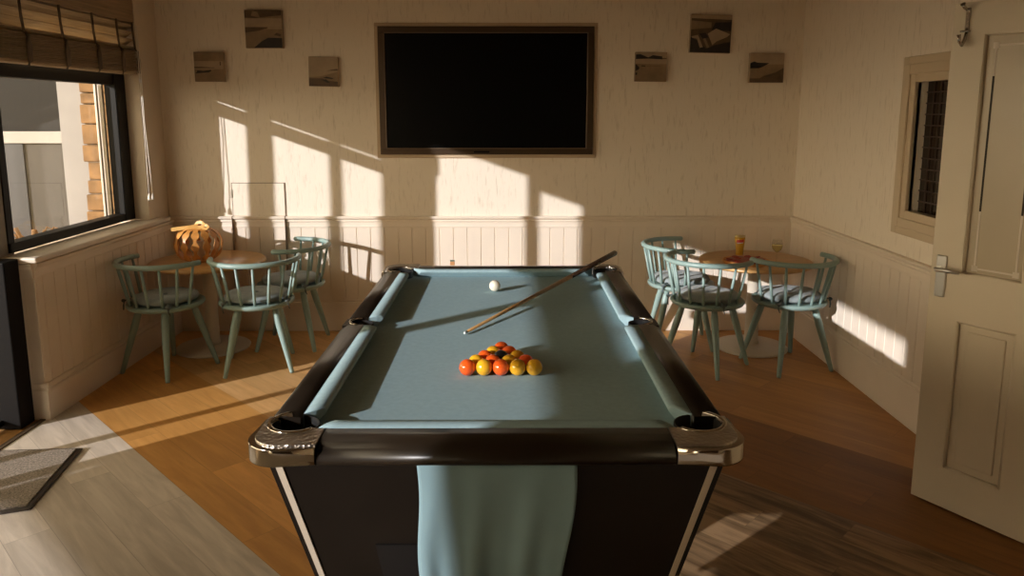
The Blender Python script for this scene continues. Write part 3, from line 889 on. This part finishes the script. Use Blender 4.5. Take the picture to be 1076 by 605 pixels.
# chrome corner castings with the pocket mouth cut out, and pockets
def casting(sx, sy):
    def outline(e, pr):
        """corner outline, e = how far the outer sides are drawn in, pr = pocket mouth radius"""
        o = []
        rr = 0.075 - e * 0.5
        X0, Y0 = -HW - 0.004 + e, -HL - 0.004 + e
        o.append((-0.418, Y0))
        o += arc(X0 + rr, Y0 + rr, rr, 270, 180, 10)
        o += [(X0, -0.882), (-JX - 0.022, -0.882)]
        o += arc(-CC[0], -CC[1], pr, 116, 322, 18)
        o += [(-0.418, -JY)]
        o = [(-sx * x, -sy * y) for x, y in o]
        return o[::-1] if sx * sy < 0 else o
    def outer(v):
        return (abs(v.x) > HW - 0.075 or abs(v.y) > HL - 0.085) and math.hypot(abs(v.x) - CC[0], abs(v.y) - CC[1]) > CR + 0.012
    bm = B(); add_prism(bm, outline(0.0, CR), ZT - 0.046, ZT - 0.003)
    es = [e for e in bm.edges if abs(e.verts[0].co.z - e.verts[1].co.z) < 1e-5 and outer((e.verts[0].co + e.verts[1].co) / 2) and (e.verts[0].co - e.verts[1].co).length < 0.2
          and not (abs(abs(e.verts[0].co.x) - 0.418) < 0.001 and abs(abs(e.verts[1].co.x) - 0.418) < 0.001)
          and not (abs(abs(e.verts[0].co.y) - 0.882) < 0.001 and abs(abs(e.verts[1].co.y) - 0.882) < 0.001)]
    bmesh.ops.bevel(bm, geom=es, offset=0.014, segments=4, affect='EDGES', profile=0.5)
    c = obj('corner_casting', bm, M['chrome2'], pt)
    for f in c.data.polygons: f.use_smooth = f.area < 0.0006
    bm = B(); add_prism(bm, outline(0.014, CR + 0.001), ZT - 0.006, ZT + 0.002, 0.002)
    obj('hammered_plate', bm, M['chrome'], c)
    bm = B()
    a0, a1 = 116, 322
    add_tube(bm, [(-sx * x, -sy * y, ZT + 0.002) for x, y in arc(-CC[0], -CC[1], CR + 0.003, a0, a1, 20)], 0.005, 8, flat=(1.4, 0.5))
    obj('rim', bm, M['chrome2'], c)
    bm = B()
    add_lathe(bm, [(0, ZB - 0.12), (0.048, ZB - 0.12), (0.058, ZB - 0.09), (CR, ZT - 0.006), (CR - 0.004, ZT - 0.006), (0.053, ZB - 0.085), (0, ZB - 0.10)], 28, (sx * CC[0], sy * CC[1], 0))
    obj('pocket', bm, M['liner'], pt)
for sx in (-1, 1):
    for sy in (-1, 1): casting(sx, sy)
# tapering cabinet, trims and legs
def frustum(bm, t, b, zt, zb):
    v = [bm.verts.new((x * q[0], y * q[1], z)) for q, z in ((b, zb), (t, zt)) for x, y in ((-1, -1), (1, -1), (1, 1), (-1, 1))]
    bm.faces.new(v[0:4][::-1]); bm.faces.new(v[4:8])
    for k in range(4): bm.faces.new([v[k], v[(k + 1) % 4], v[4 + (k + 1) % 4], v[4 + k]])
CT_, CB_ = (0.548, 1.005), (0.395, 0.955)
bm = B(); frustum(bm, CT_, (0.4527, 0.9734), 0.781, 0.45)
obj('cabinet', bm, M['cab'], pt)
def cabpt(fx, z, out=0.0):
    """point on the near face at fraction fx of its half width and height z"""
    k = (0.781 - z) / (0.781 - 0.25)
    return Vector((fx * (CT_[0] + (CB_[0] - CT_[0]) * k), -(CT_[1] + (CB_[1] - CT_[1]) * k) - out, z))
for sy in (-1, 1):
    for sx in (-1, 1):
        bm = B()
        q = [cabpt(sx * 0.942, 0.779), cabpt(sx * 0.972, 0.779), cabpt(sx * 0.972, 0.452), cabpt(sx * 0.942, 0.452)]
        v = [bm.verts.new((p.x, p.y * -sy, p.z)) for p in q] + [bm.verts.new((p.x, (p.y - 0.004) * -sy, p.z)) for p in q]
        for f in ((0, 1, 2, 3), (7, 6, 5, 4), (0, 4, 5, 1), (1, 5, 6, 2), (2, 6, 7, 3), (3, 7, 4, 0)): bm.faces.new([v[i] for i in f])
        obj('trim_strip', bm, M['trimstrip'], pt)
        bm = B(); 
        t_, b_ = ((sx * 0.375, sy * 0.885), 0.062), ((sx * 0.345, sy * 0.86), 0.045)
        v = [bm.verts.new((c[0] + dx * w, c[1] + dy * w, z)) for (c, w), z in ((b_, 0.0), (t_, 0.452)) for dx, dy in ((-1, -1), (1, -1), (1, 1), (-1, 1))]
        bm.faces.new(v[0:4][::-1]); bm.faces.new(v[4:8])
        for k in range(4): bm.faces.new([v[k], v[(k + 1) % 4], v[4 + (k + 1) % 4], v[4 + k]])
        bmesh.ops.bevel(bm, geom=bm.edges[:], offset=0.008, segments=2, affect='EDGES')
        obj('leg', bm, M['cab'], pt)
bm = B()
q = [cabpt(-0.62, 0.545, 0.0), cabpt(-0.36, 0.545, 0.0), cabpt(-0.36, 0.454, 0.0), cabpt(-0.62, 0.454, 0.0)]
v = [bm.verts.new(p) for p in q] + [bm.verts.new(p + Vector((0, -0.006, 0))) for p in q]
for f in ((0, 1, 2, 3), (7, 6, 5, 4), (0, 4, 5, 1), (1, 5, 6, 2), (2, 6, 7, 3), (3, 7, 4, 0)): bm.faces.new([v[i] for i in f])
obj('ball_return_panel', bm, M['cab2'], pt)

# cloth hanging down the near end
bm = B()
nx, nz = 44, 30
x0, x1 = -0.217, 0.160
g = []
rr = random.Random(5)
for j in range(nz + 1):
    z = 0.7795 - 0.47 * j / nz
    k = j / nz
    r = []
    for i in range(nx + 1):
        u = i / nx
        xa = x0 + 0.004 * math.sin(k * 9) + 0.004 * k
        xb = x1 - 0.045 * k ** 1.3 + 0.006 * math.sin(k * 7)
        x = xa + (xb - xa) * u
        y = cabpt(0, z).y + PTY - 0.022 - k * 0.012
        y -= (0.3 + 0.7 * k) * (0.008 * math.sin(u * 19 + 1.2 * k) + 0.006 * math.sin(u * 37 - 2.0 * k + 1) * k + 0.009 * math.sin(u * 8 + 0.6)) * min(1, 0.35 + 2.2 * k)
        r.append(bm.verts.new((x, y, z)))
    g.append(r)
for a, b in zip(g, g[1:]):
    for k in range(nx):
        f = bm.faces.new([a[k], a[k + 1], b[k + 1], b[k]]); f.smooth = True
dp = obj('draped_cloth', bm, M['drape'])
md = dp.modifiers.new('thickness', 'SOLIDIFY'); md.thickness = 0.002
tag(dp, 'pale blue-green cloth hanging down the near end of the pool table', 'cloth')

# ------------------------------------------------------------------ balls
R = 0.0254
def ball(x, y, mname, label, group='pool balls racked in a triangle'):
    bm = B(); bmesh.ops.create_uvsphere(bm, u_segments=32, v_segments=20, radius=R)
    o = obj('pool_ball' if mname != 'white' else 'cue_ball', bm, M[mname], None, (x, y, ZB + R + 0.0004), smooth=True)
    return tag(o, label, 'ball', group)
RX, RY, D = -0.0245, 2.205, 0.0512
ordn = ['leftmost', 'second from the left', 'middle', 'second from the right', 'rightmost']
rows = [['red', 'yellow', 'red', 'yellow', 'yellow'], ['yellow', 'red', 'yellow', 'red'], ['red', 'black', 'yellow'], ['yellow', 'red'], ['red']]
rown = ['front row of the racked balls', 'second row of the racked balls', 'third row of the racked balls', 'fourth row, just in front of the apex ball', 'apex']
for j, row in enumerate(rows):
    n = len(row)
    for i, c in enumerate(row):
        if n == 5: w = ordn[i]
        elif n == 4: w = ['leftmost', 'second from the left', 'second from the right', 'rightmost'][i]
        elif n == 3: w = ['left', 'middle', 'right'][i]
        elif n == 2: w = ['left', 'right'][i]
        cn = 'orange-red' if c == 'red' else c
        lab = f'{cn} pool ball, {w} in the {rown[j]}' if n > 1 else 'orange-red pool ball at the far apex of the rack'
        if c == 'black': lab = 'black pool ball in the heart of the racked triangle'
        ball(RX + (i - (n - 1) / 2) * D, RY + j * D * 0.866, c, lab)
ball(-0.063, 3.300, 'white', 'white cue ball alone near the far end of the cloth', None)

# cue, tip on the cloth, butt over the far right corner
ct, cb = Vector((-0.161, 2.627, ZB + 0.0075)), Vector((0.562, 3.885, 0.862))
q = thing('pool_cue', 'wooden pool cue lying over the far right corner of the pool table', 'cue', ct)
def cuept(t): return (cb - ct) * t
bm = B(); add_tube(bm, [cuept(0.012), cuept(0.3), cuept(0.62)], [0.0052, 0.0078, 0.0106], 14); obj('shaft', bm, M['cue_wood'], q)
bm = B(); add_tube(bm, [cuept(0.62), cuept(0.95), cuept(0.99), cuept(1.0)], [0.0107, 0.0140, 0.0145, 0.010], 14); obj('butt', bm, M['cue_butt'], q)
bm = B(); add_tube(bm, [cuept(0.0), cuept(0.003), cuept(0.012)], [0.004, 0.0052, 0.0053], 12); obj('tip', bm, M['cue_tip'], q)

ck = thing('chalk_cube', 'small orange chalk cube on the far rail of the pool table', 'chalk', (-0.284, 3.715, ZT + 0.0005), 0.1)
bm = B(); add_box(bm, (-0.0115, -0.0115, 0), (0.0115, 0.0115, 0.019), 0.0015); obj('wrapper', bm, M['chalk'], ck)
bm = B(); add_box(bm, (-0.0113, -0.0113, 0.019), (0.0113, 0.0113, 0.0235), 0.0015); obj('chalk_top', bm, M['chalk_top'], ck)

# ------------------------------------------------------------------ chairs
SEATZ = 0.440
def make_chair():
    t = thing('spindle_chair', '', 'chair', group='sage green spindle-back chairs')
    bm = B()
    add_lathe(bm, [(0, SEATZ - 0.036), (0.195, SEATZ - 0.036), (0.218, SEATZ - 0.028), (0.228, SEATZ - 0.014), (0.226, SEATZ - 0.004), (0.214, SEATZ), (0.17, SEATZ - 0.003), (0, SEATZ - 0.008)], 48)
    obj('seat', bm, M['sage'], t)
    for a in (45, 135, 225, 315):
        ca, sa = math.cos(math.radians(a)), math.sin(math.radians(a))
        p0, p1 = Vector((0.150 * ca, 0.150 * sa, SEATZ - 0.030)), Vector((0.276 * ca, 0.276 * sa, 0.0))
        bm = B()
        ks = [0, 0.12, 0.3, 0.5, 0.75, 0.97, 1.0]; rs = [0.017, 0.021, 0.0225, 0.020, 0.0165, 0.0135, 0.012]
        add_tube(bm, [p0.lerp(p1, k) for k in ks], rs, 14)
        for vtx in bm.verts:
            if vtx.co.z < 0.001: vtx.co.z = 0.0
        obj('leg', bm, M['sage'], t)
    # horseshoe rail, open to the front
    bm = B()
    RR = 0.262; zr = 0.695
    pts = []; rad = []
    n = 40
    ext = 0.035
    path = [(RR, ext)] + [(RR * math.cos(math.radians(-180 * k / n)), RR * math.sin(math.radians(-180 * k / n))) for k in range(n + 1)] + [(-RR, ext)]
    path = [(RR - 0.004, ext + 0.006)] + path + [(-RR + 0.004, ext + 0.006)]
    for i, (x, y) in enumerate(path):
        k = min(i, len(path) - 1 - i)
        pts.append((x, y, zr)); rad.append([0.008, 0.0175][k] if k < 2 else 0.0175)
    add_tube(bm, pts, rad, 12, flat=(1.0, 0.92))
    obj('back_rail', bm, M['sage'], t)
    for k in range(9):
        a = math.radians(-2 - 176 * k / 8)
        bm = B()
        p0 = Vector((0.203 * math.cos(a), 0.203 * math.sin(a), SEATZ - 0.012)); p1 = Vector((0.260 * math.cos(a), 0.260 * math.sin(a), zr - 0.004))
        add_tube(bm, [p0, p0.lerp(p1, 0.4), p1], [0.0085, 0.0095, 0.0075], 8)
        obj('spindle', bm, M['sage'], t)
    return t

def make_cushion():
    t = thing('seat_cushion', '', 'cushion', group='round grey-blue seat cushions')
    bm = B()
    prof = [(0, 0.002), (0.150, 0.0), (0.182, 0.008), (0.194, 0.024), (0.184, 0.041), (0.14, 0.051), (0.08, 0.052), (0.03, 0.044), (0, 0.037)]
    add_lathe(bm, prof, 40)
    for v in bm.verts:
        a = math.atan2(v.co.y, v.co.x); r = math.hypot(v.co.x, v.co.y)
        v.co.z += 0.0025 * math.sin(3 * a + 1) * (r / 0.19) + (0.002 * math.sin(7 * a) * (r / 0.19) if v.co.z > 0.02 else 0)
        v.co.z = max(v.co.z, 0.0)
    obj('pad', bm, M['cushion'], t)
    bm = B(); add_lathe(bm, [(0, 0.034), (0.010, 0.036), (0.013, 0.042), (0.008, 0.046), (0, 0.047)], 16); obj('button', bm, M['button'], t)
    for s in (-1, 1):
        a = math.radians(-90 + s * 52)
        bm = B()
        ex, ey = math.cos(a), math.sin(a)
        add_tube(bm, [(0.17 * ex, 0.17 * ey, 0.018), (0.205 * ex, 0.205 * ey, 0.020), (0.238 * ex, 0.238 * ey, 0.012), (0.243 * ex, 0.243 * ey, -0.02), (0.242 * ex - 0.01 * ey, 0.242 * ey + 0.01 * ex, -0.045)], [0.008, 0.008, 0.010, 0.006, 0.004], 8, flat=(1, 0.6))
        add_tube(bm, [(0.236 * ex - 0.02 * ey, 0.236 * ey + 0.02 * ex, 0.014), (0.243 * ex, 0.243 * ey, 0.012), (0.236 * ex + 0.02 * ey, 0.236 * ey - 0.02 * ex, 0.008)], [0.006, 0.011, 0.006], 8)
        obj('tie', bm, M['tie'], t)
    return t

chair0, cush0 = make_chair(), make_cushion()
CH = [(-2.125, 4.545, 65, 'sage green spindle chair at the left round table, beside the window panelling', 'seat cushion on the chair beside the window panelling'),
      (-1.580, 4.600, 105, 'sage green spindle chair at the left round table, nearest the pool table corner', 'seat cushion on the left table chair nearest the pool table'),
      (-1.500, 5.065, 180, 'sage green spindle chair at the left round table, side-on against the back wall', 'seat cushion on the left table chair standing side-on by the back wall'),
      (1.190, 5.070, -4, 'sage green spindle chair at the right round table, side-on against the back wall', 'seat cushion on the right table chair standing side-on by the back wall'),
      (1.245, 4.590, 47, 'sage green spindle chair at the right round table, front middle of three', 'seat cushion on the right table chair nearest the camera, front middle of three'),
      (1.762, 4.600, 108, 'sage green spindle chair at the right round table, against the right wall', 'striped-shadow seat cushion on the chair against the right wall')]
for i, (x, y, deg, lab, lab2) in enumerate(CH):
    rz = math.radians(deg - 90)
    if i == 0:
        c = chair0; c.location = (x, y, 0); c.rotation_euler = (0, 0, rz); c['label'] = lab
        k = cush0; k.location = (x, y, SEATZ + 0.0005); k.rotation_euler = (0, 0, rz); k['label'] = 'round grey-blue ' + lab2
    else:
        dup(chair0, (x, y, 0), rz, lab)
        dup(cush0, (x, y, SEATZ + 0.0005), rz, ('round grey-blue ' + lab2).replace('striped-shadow ', ''))

# ------------------------------------------------------------------ round tables
def make_table():
    t = thing('round_table', '', 'table', group='round oak pedestal tables')
    r = 0.372
    bm = B(); add_lathe(bm, [(0, 0.585), (r - 0.012, 0.585), (r, 0.592), (r, 0.604), (r - 0.008, 0.61), (0, 0.61)], 64); obj('table_top', bm, M['oaktop'], t)
    bm = B(); add_lathe(bm, [(0, 0.02), (0.052, 0.03), (0.045, 0.06), (0.042, 0.3), (0.042, 0.56), (0.07, 0.572), (0.07, 0.585), (0, 0.585)], 32); obj('column', bm, M['cream_metal'], t)
    bm = B(); add_lathe(bm, [(0, 0), (0.240, 0), (0.244, 0.008), (0.232, 0.018), (0.10, 0.028), (0, 0.03)], 48); obj('base', bm, M['cream_metal'], t)
    return t
TL, TR = (-2.025, 4.978), (1.660, 4.968)
t0 = make_table(); t0.location = (*TL, 0); t0['label'] = 'round oak pedestal table with a lantern, in the left corner by the window'
dup(t0, (*TR, 0), 0.0, 'round oak pedestal table with drinks and pizza, in the right corner')
ZTB = 0.6105

# pumpkin shaped slatted lantern
lan = thing('pumpkin_lantern', 'pumpkin-shaped orange wooden slat lantern with ribbon on the left round table', 'lantern', (-2.06, 4.93, ZTB))
bm = B(); add_lathe(bm, [(0, 0), (0.062, 0), (0.066, 0.006), (0.062, 0.014), (0, 0.014)], 28); obj('base', bm, M['wood_rib'], lan)
nr = 13
for k in range(nr):
    a = 2 * PI * k / nr + 0.12
    bm = B()
    n = 22; rows = []
    for i in range(n + 1):
        t = i / n
        th = -PI / 2 + PI * t * 0.97 + 0.05
        r = 0.040 + 0.108 * max(0.0, math.cos(th)) ** 0.8
        z = 0.116 + 0.108 * math.sin(th)
        w = 0.021 + 0.008 * math.cos(2 * PI * t * 4) * (0.3 + math.sin(PI * t)) - 0.004 * math.sin(PI * t)
        w = min(w, r * math.tan(PI / nr) * 0.98)
        c_ = Vector((r * math.cos(a), r * math.sin(a), z)); s_ = Vector((-math.sin(a), math.cos(a), 0)); o_ = Vector((math.cos(a), math.sin(a), 0)) * 0.0035
        rows.append([bm.verts.new(c_ - s_ * w), bm.verts.new(c_ + s_ * w), bm.verts.new(c_ + s_ * w + o_), bm.verts.new(c_ - s_ * w + o_)])
    for p_, q_ in zip(rows, rows[1:]):
        for j in range(4): bm.faces.new([p_[j], p_[(j + 1) % 4], q_[(j + 1) % 4], q_[j]])
    bm.faces.new(rows[0][::-1]); bm.faces.new(rows[-1])
    obj('rib', bm, M['wood_rib'], lan)
bm = B(); add_lathe(bm, [(0, 0.205), (0.05, 0.205), (0.054, 0.212), (0.052, 0.222), (0.018, 0.226), (0, 0.226)], 24); obj('top_ring', bm, M['wood_rib'], lan)
bm = B(); add_lathe(bm, [(0, 0.014), (0.036, 0.014), (0.036, 0.13), (0.030, 0.134), (0, 0.134)], 24); obj('candle', bm, M['candle'], lan)
def ribbon(pts, w, th=0.003):
    bm = B(); rows = []
    pts = [Vector(p) for p in pts]
    for i, p in enumerate(pts):
        d = (pts[min(i + 1, len(pts) - 1)] - pts[max(i - 1, 0)]).normalized()
        side = d.cross(Vector((0.1, -1, 0.25))).normalized() * (w / 2)
        nrm = d.cross(side).normalized() * th
        rows.append([bm.verts.new(p - side), bm.verts.new(p + side), bm.verts.new(p + side + nrm), bm.verts.new(p - side + nrm)])
    for a, b in zip(rows, rows[1:]):
        for j in range(4): bm.faces.new([a[j], a[(j + 1) % 4], b[(j + 1) % 4], b[j]])
    bm.faces.new(rows[0][::-1]); bm.faces.new(rows[-1])
    return bm
obj('ribbon_tail', ribbon([(0.01, -0.02, 0.240), (-0.05, -0.04, 0.233), (-0.10, -0.05, 0.228), (-0.150, -0.06, 0.222)], 0.024), M['ribbon'], lan)
obj('ribbon_loop', ribbon([(0.0, -0.02, 0.232)] + [(0.028 + 0.030 * math.cos(a_), -0.02 - 0.005 * k_, 0.250 + 0.018 * math.sin(a_)) for k_, a_ in enumerate([PI, 2.2, 1.2, 0.3, -0.7, -1.7, -2.6])], 0.020), M['ribbon'], lan)
obj('ribbon_loop', ribbon([(0.015, -0.03, 0.235)] + [(0.062 + 0.024 * math.cos(a_), -0.03 - 0.004 * k_, 0.236 + 0.013 * math.sin(a_)) for k_, a_ in enumerate([PI, 2.0, 1.0, 0.0, -1.0, -2.2])], 0.018), M['ribbon'], lan)
bm = B(); add_tube(bm, [(0.005, 0, 0.224), (0.01, 0.0, 0.245), (0.022, 0.004, 0.270), (0.03, 0.0, 0.276)], [0.016, 0.013, 0.010, 0.007], 10); obj('stem', bm, M['wood_rib'], lan)

# pint of beer
pg = thing('pint_glass', 'tall pint glass of amber beer on the right round table', 'glass', (1.588, 5.085, ZTB))
bm = B(); add_lathe(bm, [(0, 0), (0.028, 0), (0.030, 0.004), (0.0275, 0.02), (0.028, 0.05), (0.035, 0.11), (0.037, 0.152), (0.0355, 0.152), (0.0335, 0.11), (0.0262, 0.05), (0.0255, 0.012), (0, 0.010)], 32); obj('glass', bm, M['clear'], pg)
bm = B(); add_lathe(bm, [(0, 0.0105), (0.0252, 0.0125), (0.0259, 0.05), (0.0331, 0.11), (0.0345, 0.136), (0, 0.136)], 32); obj('beer', bm, M['beer'], pg)
bm = B(); add_lathe(bm, [(0, 0.1362), (0.0345, 0.1362), (0.0351, 0.145), (0, 0.147)], 32); obj('foam', bm, M['foam'], pg)
def wrap_patch(bm, rad_at, a0, a1, z0, z1, n=10, skew=0.0):
    lo = []; hi = []
    for k in range(n + 1):
        a = a0 + (a1 - a0) * k / n
        za, zb_ = z0 + skew * k / n, z1 + skew * k / n
        lo.append(bm.verts.new((rad_at(za) * math.cos(a), rad_at(za) * math.sin(a), za))); hi.append(bm.verts.new((rad_at(zb_) * math.cos(a), rad_at(zb_) * math.sin(a), zb_)))
    for k in range(n): bm.faces.new([lo[k], lo[k + 1], hi[k + 1], hi[k]])
rad_at = lambda z: 0.0285 + (z - 0.05) * 0.1167 + 0.0004 if z < 0.11 else 0.0354 + (z - 0.11) * 0.048
bm = B(); wrap_patch(bm, rad_at, -PI * 0.80, -PI * 0.33, 0.098, 0.118, skew=0.006); e1 = obj('emblem', bm, M['emblem_red'], pg)
bm = B(); wrap_patch(bm, lambda z: rad_at(z) + 0.0006, -PI * 0.78, -PI * 0.38, 0.093, 0.100, skew=0.004); obj('emblem_band', bm, M['emblem_white'], pg)

# glass of white wine
wg = thing('wine_glass', 'small stemmed glass of white wine on the right round table', 'glass', (1.768, 4.868, ZTB))
bm = B(); add_lathe(bm, [(0, 0), (0.032, 0), (0.032, 0.002), (0.006, 0.006), (0.0035, 0.012), (0.0035, 0.062), (0.010, 0.070), (0.028, 0.088), (0.036, 0.110), (0.035, 0.132), (0.029, 0.156), (0.0282, 0.156), (0.0342, 0.132), (0.0352, 0.110), (0.027, 0.0885), (0.009, 0.0715), (0, 0.070)], 28); obj('glass', bm, M['clear'], wg)
bm = B(); add_lathe(bm, [(0, 0.0705), (0.0085, 0.072), (0.0265, 0.089), (0.0346, 0.110), (0.0343, 0.122), (0, 0.122)], 28); obj('wine', bm, M['wine'], wg)

# pizza
pz = thing('pizza', 'dark red topped pizza lying on the right round table', 'pizza', (1.573, 4.870, ZTB), 0.3)
pz.scale = (1.05, 1.05, 1.05)
bm = B(); rr = random.Random(9)
add_lathe(bm, [(0, 0.0), (0.140, 0.0), (0.148, 0.006), (0.146, 0.015), (0.136, 0.018), (0.125, 0.012), (0, 0.011)], 48)
for v in bm.verts:
    a = math.atan2(v.co.y, v.co.x); k = 1 + 0.025 * math.sin(3 * a + 0.5) + 0.02 * math.sin(7 * a)
    v.co.x *= k; v.co.y *= k
obj('crust', bm, M['crust'], pz)
bm = B(); add_lathe(bm, [(0, 0.0112), (0.128, 0.0125), (0.124, 0.019), (0.08, 0.021), (0, 0.020)], 48)
for v in bm.verts:
    a = math.atan2(v.co.y, v.co.x); k = 1 + 0.03 * math.sin(5 * a + 0.5) + 0.025 * math.sin(9 * a)
    v.co.x *= k; v.co.y *= k
obj('topping', bm, M['sauce'], pz)
for k in range(11):
    a = k * 2.4; r = 0.03 + 0.085 * (k / 11) ** 0.5
    bm = B(); Mx = Matrix.Translation((r * math.cos(a), r * math.sin(a), 0.019)) @ Matrix.Rotation(rr.uniform(-0.3, 0.3), 4, 'X') @ Matrix.Rotation(rr.uniform(-0.3, 0.3), 4, 'Y')
    add_lathe(bm, [(0, 0), (0.022, 0.0), (0.024, 0.004), (0.020, 0.006), (0, 0.004)], 16, M4=Mx); obj('slice', bm, M['meat'], pz)

# ------------------------------------------------------------------ doormat
dm = thing('doormat', 'grey-brown bristle doormat with black rubber edge by the left threshold', 'doormat', (-2.235, 3.09, 0.001))
o1 = [(-0.18, -0.24), (0.19, -0.285), (0.225, -0.275), (0.193, 0.30), (-0.18, 0.275)]
o1 = [(-0.185, -0.292), (0.185, -0.290), (0.25, -0.28 + 0.06), (0.193, 0.302), (-0.185, 0.275)]
# corners measured on the floor, relative to the mat's origin
o1 = [(-0.18, -0.292), (0.20, -0.290), (0.298, -0.284 + 0.03), (0.198, 0.300), (-0.18, 0.276)]
bm = B(); add_prism(bm, o1, 0, 0.010, 0.004)
obj('rubber_edge', bm, M['mat_edge'], dm)
def inset(poly, d):
    out = []
    n = len(poly)
    for i in range(n):
        p0, p1, p2 = Vector(poly[i - 1]), Vector(poly[i]), Vector(poly[(i + 1) % n])
        d1, d2 = (p1 - p0).normalized(), (p2 - p1).normalized()
        n1, n2 = Vector((-d1.y, d1.x)), Vector((-d2.y, d2.x))
        b = (n1 + n2).normalized()
        out.append(tuple(p1 + b * (d / max(0.3, b.dot(n1)))))
    return out
bm = B(); add_prism(bm, inset(o1, 0.02), 0.008, 0.016, 0.003)
obj('bristle_pile', bm, M['mat'], dm)
